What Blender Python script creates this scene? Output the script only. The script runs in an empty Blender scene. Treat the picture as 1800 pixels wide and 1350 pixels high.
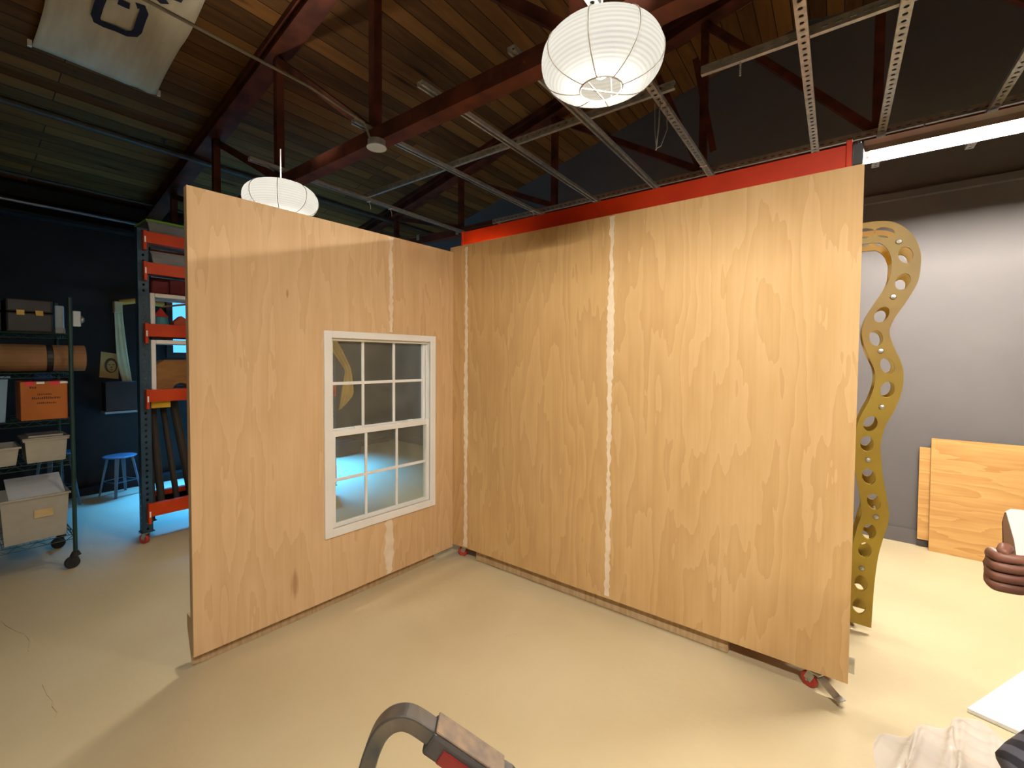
import bpy, bmesh, math, random
from mathutils import Vector, Matrix
random.seed(7)
SC = bpy.context.scene
COL = SC.collection
PI = math.pi

# ------------------------------------------------------------------ camera
CF, CX, CY = 774.386, 878.578, 655.070           # focal length and principal point in pixels of the 1800x1350 frame
CP = Vector((2.4943, -2.6420, 1.6426))
RX = Vector((0.79419, 0.60764, 0.00637)); UX = Vector((-0.02420, 0.02116, 0.99948)); FX = Vector((-0.60719, 0.79393, -0.03151))
cam = bpy.data.cameras.new('camera')
cam.sensor_fit = 'HORIZONTAL'; cam.sensor_width = 36; cam.lens = CF / 1800 * 36
cam.shift_x = (900 - CX) / 1800; cam.shift_y = -(675 - CY) / 1800
cam.clip_start = 0.05; cam.clip_end = 100
co = bpy.data.objects.new('camera', cam); COL.objects.link(co)
co.matrix_world = Matrix(((RX.x, UX.x, -FX.x, CP.x), (RX.y, UX.y, -FX.y, CP.y), (RX.z, UX.z, -FX.z, CP.z), (0, 0, 0, 1)))
SC.camera = co
# ------------------------------------------------------------------ world, exposure
SC.view_settings.view_transform = 'Standard'; SC.view_settings.look = 'None'
SC.view_settings.exposure = 0.35; SC.view_settings.gamma = 1.0; SC.view_settings.use_curve_mapping = False
w = bpy.data.worlds.new('dim_interior'); SC.world = w; w.use_nodes = True
w.node_tree.nodes['Background'].inputs[0].default_value = (0.5, 0.5, 0.55, 1)
w.node_tree.nodes['Background'].inputs[1].default_value = 0.02
# light levels (used by the builders of the lamps themselves)
LANTERN_W = 100.0          # each paper lantern over the partitions
LANTERN_COL = (1.0, 0.93, 0.80)
TUBE_RADIANCE = 900.0      # fluorescent tube
WINDOW_RADIANCE = 1.3      # daylight in the shop's left-hand window
WINDOW_W = 250.0           # skylight falling through it to the floor


def on(ax, v, px, py):
    """world point on the plane ax = v seen at pixel (px, py)"""
    d = RX * ((px - CX) / CF) + UX * ((CY - py) / CF) + FX
    i = 'xyz'.index(ax); t = (v - CP[i]) / d[i]
    return CP + d * t


def S(r, g, b):
    f = lambda c: ((c / 255 + 0.055) / 1.055) ** 2.4 if c > 10 else c / 255 / 12.92
    return (f(r), f(g), f(b), 1.0)


# ------------------------------------------------------------------ materials
MATS = {}


def base(name):
    m = bpy.data.materials.new(name); m.use_nodes = True
    nt = m.node_tree; nt.nodes.clear()
    out = nt.nodes.new('ShaderNodeOutputMaterial'); b = nt.nodes.new('ShaderNodeBsdfPrincipled')
    nt.links.new(b.outputs[0], out.inputs[0])
    return m, nt, b, out


def pm(name, c1, c2=None, scale=8.0, rough=0.5, metal=0.0, bump=0.0, stretch=(1, 1, 1), rot=(0, 0, 0), detail=4.0, spec=0.5, bscale=None):
    """procedural paint, wood, metal: two colours mixed by noise in object space"""
    if name in MATS: return MATS[name]
    m, nt, b, out = base(name)
    tc = nt.nodes.new('ShaderNodeTexCoord'); mp = nt.nodes.new('ShaderNodeMapping')
    mp.inputs['Scale'].default_value = stretch; mp.inputs['Rotation'].default_value = rot
    nt.links.new(tc.outputs['Object'], mp.inputs[0])
    n = nt.nodes.new('ShaderNodeTexNoise'); n.inputs['Scale'].default_value = scale; n.inputs['Detail'].default_value = detail
    nt.links.new(mp.outputs[0], n.inputs['Vector'])
    if c2 is None: c2 = tuple(x * 0.82 for x in c1[:3]) + (1,)
    r = nt.nodes.new('ShaderNodeValToRGB')
    r.color_ramp.elements[0].position = 0.35; r.color_ramp.elements[1].position = 0.65
    r.color_ramp.elements[0].color = c1; r.color_ramp.elements[1].color = c2
    nt.links.new(n.outputs['Fac'], r.inputs[0]); nt.links.new(r.outputs[0], b.inputs['Base Color'])
    b.inputs['Roughness'].default_value = rough; b.inputs['Metallic'].default_value = metal
    b.inputs['Specular IOR Level'].default_value = spec
    if bump:
        bp = nt.nodes.new('ShaderNodeBump'); bp.inputs['Strength'].default_value = bump; bp.inputs['Distance'].default_value = 0.01
        if bscale:
            n2 = nt.nodes.new('ShaderNodeTexNoise'); n2.inputs['Scale'].default_value = bscale; n2.inputs['Detail'].default_value = 3
            nt.links.new(mp.outputs[0], n2.inputs['Vector']); nt.links.new(n2.outputs['Fac'], bp.inputs['Height'])
        else:
            nt.links.new(n.outputs['Fac'], bp.inputs['Height'])
        nt.links.new(bp.outputs[0], b.inputs['Normal'])
    MATS[name] = m
    return m


def ply_mat(name, lo, mid, hi, seed, axis='z', knots=0.0, spots=()):
    """rotary-cut plywood: cathedral figure along one axis"""
    m, nt, b, out = base(name)
    N = nt.nodes.new; L = nt.links.new
    tc = N('ShaderNodeTexCoord'); mp = N('ShaderNodeMapping')
    st = {'z': (1, 1, .16), 'x': (.16, 1, 1), 'y': (1, .16, 1)}[axis]
    mp.inputs['Scale'].default_value = st; mp.inputs['Location'].default_value = (seed * 3.1, seed * 1.7, seed * .9)
    L(tc.outputs['Object'], mp.inputs[0])
    n1 = N('ShaderNodeTexNoise'); n1.inputs['Scale'].default_value = 2.4; n1.inputs['Detail'].default_value = 5; n1.inputs['Roughness'].default_value = .5
    L(mp.outputs[0], n1.inputs['Vector'])
    mul = N('ShaderNodeMath'); mul.operation = 'MULTIPLY'; mul.inputs[1].default_value = 15.0
    sn = N('ShaderNodeMath'); sn.operation = 'FRACT'
    L(n1.outputs['Fac'], mul.inputs[0]); L(mul.outputs[0], sn.inputs[0])
    mp2 = N('ShaderNodeMapping'); st2 = {'z': (60, 60, 1.6), 'x': (1.6, 60, 60), 'y': (60, 1.6, 60)}[axis]
    mp2.inputs['Scale'].default_value = st2; L(tc.outputs['Object'], mp2.inputs[0])
    n2 = N('ShaderNodeTexNoise'); n2.inputs['Scale'].default_value = 1.0; n2.inputs['Detail'].default_value = 3
    L(mp2.outputs[0], n2.inputs['Vector'])
    n3 = N('ShaderNodeTexNoise'); n3.inputs['Scale'].default_value = 1.1; n3.inputs['Detail'].default_value = 2
    L(mp.outputs[0], n3.inputs['Vector'])
    # combine: 0.5 + .16*sin + .35*(fibre-.5) + .9*(broad-.5)
    a = N('ShaderNodeMath'); a.operation = 'MULTIPLY_ADD'; a.inputs[1].default_value = 0.30; a.inputs[2].default_value = 0.5 - .21 - .40 - .15
    L(sn.outputs[0], a.inputs[0])
    b2 = N('ShaderNodeMath'); b2.operation = 'MULTIPLY_ADD'; b2.inputs[1].default_value = .42
    L(n2.outputs['Fac'], b2.inputs[0]); L(a.outputs[0], b2.inputs[2])
    c = N('ShaderNodeMath'); c.operation = 'MULTIPLY_ADD'; c.inputs[1].default_value = .8
    L(n3.outputs['Fac'], c.inputs[0]); L(b2.outputs[0], c.inputs[2])
    r = N('ShaderNodeValToRGB'); e = r.color_ramp.elements
    e[0].position = .1; e[0].color = lo; e[1].position = .9; e[1].color = hi
    x = r.color_ramp.elements.new(.5); x.color = mid
    L(c.outputs[0], r.inputs[0])
    col = r.outputs[0]
    if knots:
        v = N('ShaderNodeTexVoronoi'); v.inputs['Scale'].default_value = knots; L(mp.outputs[0], v.inputs['Vector'])
        r2 = N('ShaderNodeValToRGB'); r2.color_ramp.elements[0].position = .05; r2.color_ramp.elements[1].position = .16
        r2.color_ramp.elements[0].color = (.35, .3, .25, 1); r2.color_ramp.elements[1].color = (1, 1, 1, 1)
        L(v.outputs['Distance'], r2.inputs[0])
        mx = N('ShaderNodeMix'); mx.data_type = 'RGBA'; mx.blend_type = 'MULTIPLY'; mx.inputs[0].default_value = 1
        L(col, mx.inputs[6]); L(r2.outputs[0], mx.inputs[7]); col = mx.outputs[2]
    for (sx, sy, sz, rx, ry, rz) in spots:
        sb = N('ShaderNodeVectorMath'); sb.operation = 'SUBTRACT'; sb.inputs[1].default_value = (sx, sy, sz); L(tc.outputs['Object'], sb.inputs[0])
        dv = N('ShaderNodeVectorMath'); dv.operation = 'DIVIDE'; dv.inputs[1].default_value = (rx, ry, rz); L(sb.outputs[0], dv.inputs[0])
        ln = N('ShaderNodeVectorMath'); ln.operation = 'LENGTH'; L(dv.outputs[0], ln.inputs[0])
        jt = N('ShaderNodeMath'); jt.operation = 'MULTIPLY_ADD'; jt.inputs[1].default_value = .9; L(n2.outputs['Fac'], jt.inputs[0]); L(ln.outputs['Value'], jt.inputs[2])
        rg = N('ShaderNodeMapRange'); rg.inputs[1].default_value = .9; rg.inputs[2].default_value = 1.5; rg.inputs[3].default_value = .55; rg.inputs[4].default_value = 0; L(jt.outputs[0], rg.inputs[0])
        ms = N('ShaderNodeMix'); ms.data_type = 'RGBA'; ms.blend_type = 'MULTIPLY'; L(rg.outputs[0], ms.inputs[0]); L(col, ms.inputs[6]); ms.inputs[7].default_value = S(178, 140, 112); col = ms.outputs[2]
    L(col, b.inputs['Base Color'])
    b.inputs['Roughness'].default_value = .62; b.inputs['Specular IOR Level'].default_value = .3
    MATS[name] = m
    return m


def plank_mat():
    """old roof boards running along y, mixed browns, dark joints and knots"""
    m, nt, b, out = base('roof_boards'); N = nt.nodes.new; L = nt.links.new
    tc = N('ShaderNodeTexCoord'); mp = N('ShaderNodeMapping'); mp.inputs['Rotation'].default_value = (0, 0, PI / 2)
    L(tc.outputs['Object'], mp.inputs[0])
    br = N('ShaderNodeTexBrick'); br.inputs['Scale'].default_value = 1.0
    br.inputs['Color1'].default_value = (.10, .10, .10, 1); br.inputs['Color2'].default_value = (.9, .9, .9, 1); br.inputs['Mortar'].default_value = (0, 0, 0, 1)
    br.inputs['Mortar Size'].default_value = .0035; br.inputs['Brick Width'].default_value = 2.9; br.inputs['Row Height'].default_value = .135
    br.offset = .37; br.inputs['Bias'].default_value = 0.0
    L(mp.outputs[0], br.inputs['Vector'])
    mp2 = N('ShaderNodeMapping'); mp2.inputs['Scale'].default_value = (9, 1.1, 9); L(tc.outputs['Object'], mp2.inputs[0])
    # shift grain by board so that it does not run across the joints
    ad = N('ShaderNodeVectorMath'); ad.operation = 'ADD'
    sc = N('ShaderNodeVectorMath'); sc.operation = 'SCALE'; sc.inputs['Scale'].default_value = 13.0
    L(br.outputs['Color'], sc.inputs[0]); L(mp2.outputs[0], ad.inputs[0]); L(sc.outputs[0], ad.inputs[1])
    n = N('ShaderNodeTexNoise'); n.inputs['Scale'].default_value = 1.4; n.inputs['Detail'].default_value = 5; n.inputs['Distortion'].default_value = .6
    L(ad.outputs[0], n.inputs['Vector'])
    f = N('ShaderNodeMath'); f.operation = 'MULTIPLY_ADD'; f.inputs[1].default_value = .5
    bw = N('ShaderNodeRGBToBW'); L(br.outputs['Color'], bw.inputs[0])
    hf = N('ShaderNodeMath'); hf.operation = 'MULTIPLY_ADD'; hf.inputs[1].default_value = .55; hf.inputs[2].default_value = -.02
    L(n.outputs['Fac'], hf.inputs[0])
    L(bw.outputs[0], f.inputs[0]); L(hf.outputs[0], f.inputs[2])
    r = N('ShaderNodeValToRGB'); e = r.color_ramp.elements
    e[0].position = .12; e[0].color = S(50, 33, 17); e[1].position = .8; e[1].color = S(130, 88, 44)
    q = e.new(.45); q.color = S(92, 61, 30)
    L(f.outputs[0], r.inputs[0])
    v = N('ShaderNodeTexVoronoi'); v.inputs['Scale'].default_value = .55; L(mp2.outputs[0], v.inputs['Vector'])
    r2 = N('ShaderNodeValToRGB'); r2.color_ramp.elements[0].position = .05; r2.color_ramp.elements[1].position = .14
    r2.color_ramp.elements[0].color = (.25, .2, .18, 1); r2.color_ramp.elements[1].color = (1, 1, 1, 1)
    L(v.outputs['Distance'], r2.inputs[0])
    mx = N('ShaderNodeMix'); mx.data_type = 'RGBA'; mx.blend_type = 'MULTIPLY'; mx.inputs[0].default_value = 1
    L(r.outputs[0], mx.inputs[6]); L(r2.outputs[0], mx.inputs[7])
    mj = N('ShaderNodeMix'); mj.data_type = 'RGBA'; L(br.outputs['Fac'], mj.inputs[0])
    L(mx.outputs[2], mj.inputs[6]); mj.inputs[7].default_value = S(28, 16, 8)
    L(mj.outputs[2], b.inputs['Base Color'])
    bp = N('ShaderNodeBump'); bp.inputs['Strength'].default_value = .5; bp.inputs['Distance'].default_value = .01; bp.invert = True
    L(br.outputs['Fac'], bp.inputs['Height']); L(bp.outputs[0], b.inputs['Normal'])
    b.inputs['Roughness'].default_value = .8; b.inputs['Specular IOR Level'].default_value = .2
    return m


def emit(name, col, strength):
    m = bpy.data.materials.new(name); m.use_nodes = True; nt = m.node_tree; nt.nodes.clear()
    out = nt.nodes.new('ShaderNodeOutputMaterial'); e = nt.nodes.new('ShaderNodeEmission')
    e.inputs[0].default_value = col; e.inputs[1].default_value = strength
    nt.links.new(e.outputs[0], out.inputs[0])
    return m


def clear_mat(name, tint, clear=.75, rough=.15, ior=1.45, body=None):
    """thin clear or milky plastic / glass sheet: see-through with a glossy skin"""
    m = bpy.data.materials.new(name); m.use_nodes = True; nt = m.node_tree; nt.nodes.clear()
    N = nt.nodes.new; L = nt.links.new
    out = N('ShaderNodeOutputMaterial'); t = N('ShaderNodeBsdfTransparent'); t.inputs[0].default_value = tint
    b = N('ShaderNodeBsdfPrincipled'); b.inputs['Base Color'].default_value = body or tint; b.inputs['Roughness'].default_value = max(rough, .2)
    n = N('ShaderNodeTexNoise'); n.inputs['Scale'].default_value = 5.0
    mr = N('ShaderNodeMapRange'); mr.inputs[3].default_value = min(1, clear + .06); mr.inputs[4].default_value = max(0, clear - .06)
    L(n.outputs['Fac'], mr.inputs[0])
    mx = N('ShaderNodeMixShader'); L(mr.outputs[0], mx.inputs[0]); L(b.outputs[0], mx.inputs[1]); L(t.outputs[0], mx.inputs[2])
    g = N('ShaderNodeBsdfGlossy'); g.inputs['Roughness'].default_value = rough
    lw = N('ShaderNodeLayerWeight'); pw = N('ShaderNodeMath'); pw.operation = 'POWER'; pw.inputs[1].default_value = 4
    fr = N('ShaderNodeMath'); fr.operation = 'MULTIPLY_ADD'; fr.inputs[1].default_value = .6; fr.inputs[2].default_value = ((ior - 1) / (ior + 1)) ** 2
    L(lw.outputs['Facing'], pw.inputs[0]); L(pw.outputs[0], fr.inputs[0])
    m2 = N('ShaderNodeMixShader'); L(fr.outputs[0], m2.inputs[0]); L(mx.outputs[0], m2.inputs[1]); L(g.outputs[0], m2.inputs[2])
    L(m2.outputs[0], out.inputs[0])
    return m


def stripe_mat(name, c1, c2, scale, direction='Z'):
    m, nt, b, out = base(name); N = nt.nodes.new; L = nt.links.new
    tc = N('ShaderNodeTexCoord'); wv = N('ShaderNodeTexWave'); wv.bands_direction = direction; wv.inputs['Scale'].default_value = scale
    wv.inputs['Distortion'].default_value = .6; wv.inputs['Detail'].default_value = 1
    L(tc.outputs['Object'], wv.inputs['Vector'])
    r = N('ShaderNodeValToRGB'); r.color_ramp.elements[0].position = .4; r.color_ramp.elements[1].position = .6
    r.color_ramp.elements[0].color = c1; r.color_ramp.elements[1].color = c2
    L(wv.outputs['Fac'], r.inputs[0]); L(r.outputs[0], b.inputs['Base Color']); b.inputs['Roughness'].default_value = .9
    return m


# ------------------------------------------------------------------ mesh building
def wm(o):
    m = o.matrix_basis.copy()
    while o.parent: o = o.parent; m = o.matrix_basis @ m
    return m


def seg_frame(d, up=(0, 0, 1)):
    d = Vector(d).normalized(); up = Vector(up)
    if abs(d.dot(up)) > .995: up = Vector((0, 1, 0)) if abs(d.y) < .9 else Vector((1, 0, 0))
    s = d.cross(up).normalized(); u = s.cross(d).normalized()
    return d, s, u


class MB:
    def __init__(self): self.bm = bmesh.new()

    def quad(self, *p):
        vs = [self.bm.verts.new(q) for q in p]; self.bm.faces.new(vs); return self

    def box(self, x0, x1, y0, y1, z0, z1):
        v = [self.bm.verts.new((x, y, z)) for x in (x0, x1) for y in (y0, y1) for z in (z0, z1)]
        for f in ((0, 1, 3, 2), (4, 6, 7, 5), (0, 4, 5, 1), (2, 3, 7, 6), (0, 2, 6, 4), (1, 5, 7, 3)):
            self.bm.faces.new([v[i] for i in f])
        return self

    def bar(self, p0, p1, wd, ht, up=(0, 0, 1), w2=None, h2=None):
        p0 = Vector(p0); p1 = Vector(p1); d, s, u = seg_frame(p1 - p0, up)
        w2 = w2 or wd; h2 = h2 or ht; a = []; b = []
        for sx, sy in ((-1, -1), (1, -1), (1, 1), (-1, 1)):
            a.append(self.bm.verts.new(p0 + s * sx * wd / 2 + u * sy * ht / 2)); b.append(self.bm.verts.new(p1 + s * sx * w2 / 2 + u * sy * h2 / 2))
        self.bm.faces.new(a[::-1]); self.bm.faces.new(b)
        for i in range(4): self.bm.faces.new((a[i], a[(i + 1) % 4], b[(i + 1) % 4], b[i]))
        return self

    def tube(self, pts, r, n=10, cap=True):
        pts = [Vector(p) for p in pts]; rs = r if isinstance(r, (list, tuple)) else [r] * len(pts)
        rings = []; s = None
        for i, p in enumerate(pts):
            t = (pts[min(i + 1, len(pts) - 1)] - pts[max(i - 1, 0)]).normalized()
            if s is None: _, s, _ = seg_frame(t)
            s = (s - t * s.dot(t)).normalized(); u = t.cross(s)
            rings.append([self.bm.verts.new(p + (s * math.cos(2 * PI * k / n) + u * math.sin(2 * PI * k / n)) * rs[i]) for k in range(n)])
        for a, b in zip(rings, rings[1:]):
            for k in range(n): self.bm.faces.new((a[k], a[(k + 1) % n], b[(k + 1) % n], b[k]))
        if cap: self.bm.faces.new(rings[0][::-1]); self.bm.faces.new(rings[-1])
        return self

    def cyl(self, p0, p1, r, n=20, r2=None): return self.tube([p0, p1], [r, r2 if r2 is not None else r], n)

    def lathe(self, prof, c, n=32, axis='z'):
        rings = []; c = Vector(c)
        for r, h in prof:
            ring = []
            for k in range(n):
                a = 2 * PI * k / n; x, y = r * math.cos(a), r * math.sin(a)
                q = {'z': (x, y, h), 'x': (h, x, y), 'y': (y, h, x)}[axis]
                ring.append(self.bm.verts.new(c + Vector(q)))
            rings.append(ring)
        for a, b in zip(rings, rings[1:]):
            for k in range(n): self.bm.faces.new((a[k], a[(k + 1) % n], b[(k + 1) % n], b[k]))
        if prof[0][0] > 1e-5: self.bm.faces.new(rings[0][::-1])
        if prof[-1][0] > 1e-5: self.bm.faces.new(rings[-1])
        return self

    def prism(self, poly, ext, o=(0, 0, 0), u=(1, 0, 0), v=(0, 0, 1)):
        """2-d polygon in the plane (o; u, v) extruded by the vector ext"""
        o, u, v, ext = Vector(o), Vector(u), Vector(v), Vector(ext)
        a = [self.bm.verts.new(o + u * p[0] + v * p[1]) for p in poly]; b = [self.bm.verts.new(q.co + ext) for q in a]
        self.bm.faces.new(a[::-1]); self.bm.faces.new(b); n = len(a)
        for i in range(n): self.bm.faces.new((a[i], a[(i + 1) % n], b[(i + 1) % n], b[i]))
        return self

    def ball(self, c, r, sx=1, sy=1, sz=1, seg=16):
        bmesh.ops.create_uvsphere(self.bm, u_segments=seg, v_segments=max(6, seg // 2), radius=r,
                                  matrix=Matrix.Translation(c) @ Matrix.Diagonal((sx, sy, sz, 1)))
        return self

    def perforated(self, p0, p1, nrm, wd, pitch, a, b, th=.0025):
        """strip from p0 to p1, width wd, with a row of oval holes (half axes a along, b across)"""
        p0 = Vector(p0); p1 = Vector(p1); d, s, u = seg_frame(p1 - p0, nrm); Lh = (p1 - p0).length
        n = max(1, int(Lh / pitch)); pt = Lh / n; K = 12
        for side in (0, 1):
            for i in range(n):
                c = p0 + d * (i + .5) * pt + u * (th * (side - .5))
                outer = []; inner = []
                for k in range(K):
                    t = 2 * PI * (k + .5) / K; ct, st = math.cos(t), math.sin(t)
                    f = 1 / max(abs(ct), abs(st))
                    outer.append(self.bm.verts.new(c + d * (ct * f * pt / 2) + s * (st * f * wd / 2)))
                    inner.append(self.bm.verts.new(c + d * ct * a + s * st * b))
                for k in range(K):
                    q = (outer[k], outer[(k + 1) % K], inner[(k + 1) % K], inner[k])
                    self.bm.faces.new(q if side else q[::-1])
        return self

    def build(self, name, mat, parent=None, smooth=False, bevel=0, sub=0, label=None):
        bmesh.ops.recalc_face_normals(self.bm, faces=self.bm.faces) if not getattr(self, 'keep', False) else None
        me = bpy.data.meshes.new(name); self.bm.to_mesh(me); self.bm.free()
        return link(name, me, mat, parent, smooth, bevel, sub, label)


def link(name, me, mat, parent=None, smooth=False, bevel=0, sub=0, label=None):
    me.materials.clear(); me.materials.append(mat)
    o = bpy.data.objects.new(name, me); COL.objects.link(o)
    if parent:
        me.transform(wm(parent).inverted()); o.parent = parent
    else:
        # origin at the base of the thing
        xs = [v.co for v in me.vertices]
        if xs:
            c = Vector(((min(v.x for v in xs) + max(v.x for v in xs)) / 2, (min(v.y for v in xs) + max(v.y for v in xs)) / 2, min(v.z for v in xs)))
            me.transform(Matrix.Translation(-c)); o.location = c
    if smooth:
        me.polygons.foreach_set('use_smooth', [True] * len(me.polygons))
    if bevel:
        b = o.modifiers.new('bevel', 'BEVEL'); b.width = bevel; b.segments = 2; b.limit_method = 'ANGLE'; b.angle_limit = math.radians(50)
    if sub:
        s = o.modifiers.new('subdivision', 'SUBSURF'); s.levels = sub; s.render_levels = sub
    if label: o['label'] = label
    return o


def tag(o, label, cat, group=None, kind=None):
    o['label'] = label; o['category'] = cat
    if group: o['group'] = group
    if kind: o['kind'] = kind
    return o


def thing(name, label, cat, loc, rz=0.0, group=None):
    o = bpy.data.objects.new(name, None); COL.objects.link(o); o.location = loc; o.rotation_euler = (0, 0, rz); o.empty_display_size = .05
    return tag(o, label, cat, group)


def struct(o): o['kind'] = 'structure'; return o


def dup(root, loc, label, rz=None, group=None):
    r = root.copy(); COL.objects.link(r); r.location = loc
    if rz is not None: r.rotation_euler = (0, 0, rz)
    r['label'] = label
    if group: r['group'] = group
    for ch in list(root.children):
        c = ch.copy(); COL.objects.link(c); c.parent = r
        for g in list(ch.children):
            d = g.copy(); COL.objects.link(d); d.parent = c
    return r


def curve_plate(name, outlines, depth, mat, origin, u, v, parent=None, bevel=0):
    """flat plate with holes: closed 2-d outlines filled and thickened; plane (origin; u, v)"""
    cu = bpy.data.curves.new(name, 'CURVE'); cu.dimensions = '2D'; cu.fill_mode = 'BOTH'; cu.extrude = depth / 2; cu.bevel_depth = bevel
    for pts in outlines:
        s = cu.splines.new('POLY'); s.points.add(len(pts) - 1); s.use_cyclic_u = True
        for p, q in zip(s.points, pts): p.co = (q[0], q[1], 0, 1)
    t = bpy.data.objects.new(name + '_tmp', cu); COL.objects.link(t)
    me = bpy.data.meshes.new_from_object(t.evaluated_get(bpy.context.evaluated_depsgraph_get()))
    bpy.data.objects.remove(t); bpy.data.curves.remove(cu)
    u, v = Vector(u), Vector(v); n = u.cross(v)
    me.transform(Matrix(((u.x, v.x, n.x, origin[0]), (u.y, v.y, n.y, origin[1]), (u.z, v.z, n.z, origin[2]), (0, 0, 0, 1))))
    me.name = name
    return link(name, me, mat, parent)


# ------------------------------------------------------------------ common materials
M_floor = pm('cream_floor_paint', S(211, 195, 158), S(202, 184, 146), 1.3, .38, 0, .12, detail=6, bscale=26, spec=.35)
M_black = pm('black_wall_paint', S(34, 34, 36), S(28, 28, 30), 2, .7, 0, .15, bscale=40, spec=.25)
M_grey = pm('dark_grey_wall_paint', S(102, 98, 97), S(95, 91, 91), 1.2, .65, spec=.25)
M_roof = plank_mat()
M_rust = pm('red_oxide_steel', S(92, 48, 33), S(64, 33, 24), 6, .7, .0, .1, spec=.2)
M_steel = pm('galvanised_steel', S(190, 192, 186), S(160, 163, 160), 25, .42, .75)
M_white = pm('white_vinyl', S(236, 234, 230), S(230, 228, 223), 4, .4)
M_lumber = pm('pale_lumber', S(196, 168, 130), S(176, 146, 106), 5, .7, stretch=(8, 8, .6))
M_plyL = ply_mat('luan_plywood_warm', S(196, 158, 114), S(212, 176, 132), S(224, 190, 148), 1.0, spots=((0, -1.30, .26, 1, .025, .10), (0, -1.33, 2.02, 1, .008, .03)))
M_plyL2 = ply_mat('luan_plywood_narrow', S(194, 155, 110), S(210, 173, 128), S(222, 188, 145), 2.3)
M_plyR = ply_mat('luan_plywood_right', S(187, 147, 96), S(203, 165, 111), S(216, 180, 129), 3.1)
M_plyR2 = ply_mat('luan_plywood_far_right', S(187, 147, 97), S(203, 165, 112), S(216, 180, 130), 4.7)
M_mud = pm('joint_compound', S(234, 216, 192), S(224, 202, 172), 14, .85, 0, .1)
M_red = pm('orange_red_rack_paint', S(202, 66, 10), S(186, 54, 8), 5, .5, spec=.3)
M_redb = pm('red_beam_paint', S(206, 56, 10), S(192, 48, 8), 5, .5, spec=.3)
M_blue = pm('dark_blue_rack_paint', S(30, 66, 88), S(24, 54, 74), 5, .5)
M_tyre = pm('black_rubber', S(40, 36, 36), S(30, 28, 28), 10, .8)
M_rwheel = pm('red_polyurethane', S(196, 62, 54), S(170, 48, 42), 10, .5)
M_dark = pm('black_plastic', S(30, 30, 32), S(22, 22, 24), 6, .5)
M_green = pm('dark_green_epoxy_wire', S(26, 62, 56), S(20, 50, 46), 6, .45)
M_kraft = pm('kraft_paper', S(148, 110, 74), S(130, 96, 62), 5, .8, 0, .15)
M_orange_card = pm('orange_brown_cardboard', S(180, 104, 40), S(166, 92, 32), 5, .8)
M_zinc = pm('zinc_plate', S(200, 198, 190), S(170, 168, 160), 20, .35, .9)

# ------------------------------------------------------------------ setting: floor, walls, roof
XL, XR, YN = -4.65, 9.05, -7.0
RIDX, RIDZ, PITCH = 2.2, 5.03, .215
fy = lambda x: 2.885 - .0455 * x           # far wall is slightly askew to the partitions
rz_ = lambda x: RIDZ - PITCH * abs(x - RIDX)
fl = MB().box(XL - .2, XR + .2, YN - .2, 3.6, -.12, 0)
for (px, py, r) in ((820, 1220, .008), (700, 1131, .010), (672, 1136, .008), (893, 1118, .014), (905, 1116, .010), (1010, 1290, .006)):   # paint blobs
    p = on('z', 0, px, py); fl.ball((p.x, p.y, -.001), r, 1, 1.2, .35, 10)
for ridge in (((3, 1091), (12, 1100), (30, 1110), (44, 1115), (54, 1126), (50, 1145)), ((80, 1197), (76, 1203), (84, 1222), (93, 1232), (94, 1242), (102, 1252), (96, 1262))):
    fl.tube([on('z', .0, *q) + Vector((0, 0, -.0015)) for q in ridge], [.003, .006, .004, .003, .007, .005, .003][:len(ridge)], 6)
struct(fl.build('floor', M_floor))
struct(MB().box(XL - .2, XL, YN, 3.4, 0, 3.75).build('wall_left', M_black))
struct(MB().box(XR, XR + .2, YN, 3.4, 0, 3.75).build('wall_right', M_black))
prof = [(XL - .2, 0), (XR + .2, 0), (XR + .2, rz_(XR + .2) + .02), (RIDX, RIDZ + .02), (XL - .2, rz_(XL - .2) + .02)]
struct(MB().prism(prof, (0, -.2, 0), (0, YN, 0)).build('wall_near', M_black))
far = MB()
fv = lambda x, z, d=0: Vector((x, fy(x) + d, z))
a = [far.bm.verts.new(fv(*p)) for p in prof]; b = [far.bm.verts.new(fv(p[0], p[1], .2)) for p in prof]
far.bm.faces.new(a); far.bm.faces.new(b[::-1])
for i in range(5): far.bm.faces.new((a[i], a[(i + 1) % 5], b[(i + 1) % 5], b[i]))
struct(far.build('wall_far', M_grey))
ceil = MB()
for s0, s1 in ((XL - .3, RIDX), (RIDX, XR + .3)):
    pts = [(s0, rz_(s0)), (s1, rz_(s1)), (s1, rz_(s1) + .06), (s0, rz_(s0) + .06)]
    ceil.prism(pts, (0, 3.5 - (YN - .3), 0), (0, YN - .3, 0))
struct(ceil.build('ceiling', M_roof))
# ledge along the far wall and its low base course
t = MB()
t.prism([(-4.6, 3.10), (9, 3.10), (9, 3.16), (-4.6, 3.16)], (0, -.06, 0), (0, 0, 0))
o = t.build('trim_1', M_grey)
for v in o.data.vertices: v.co.y += fy((o.matrix_basis @ v.co).x)
struct(o)
t = MB().prism([(-4.6, 0), (9, 0), (9, .13), (-4.6, .13)], (0, -.02, 0), (0, 0, 0)); o = t.build('baseboard_far', M_grey)
for v in o.data.vertices: v.co.y += fy((o.matrix_basis @ v.co).x)
struct(o)
struct(MB().box(XL, XL + .16, YN, 2.9, 0, .09).build('baseboard_left', M_black))
struct(MB().box(XL, XL + .10, YN, 3.0, 3.36, 3.5).box(XL, XL + .16, YN, 3.0, 3.16, 3.20).build('trim_2', M_black))

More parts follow.
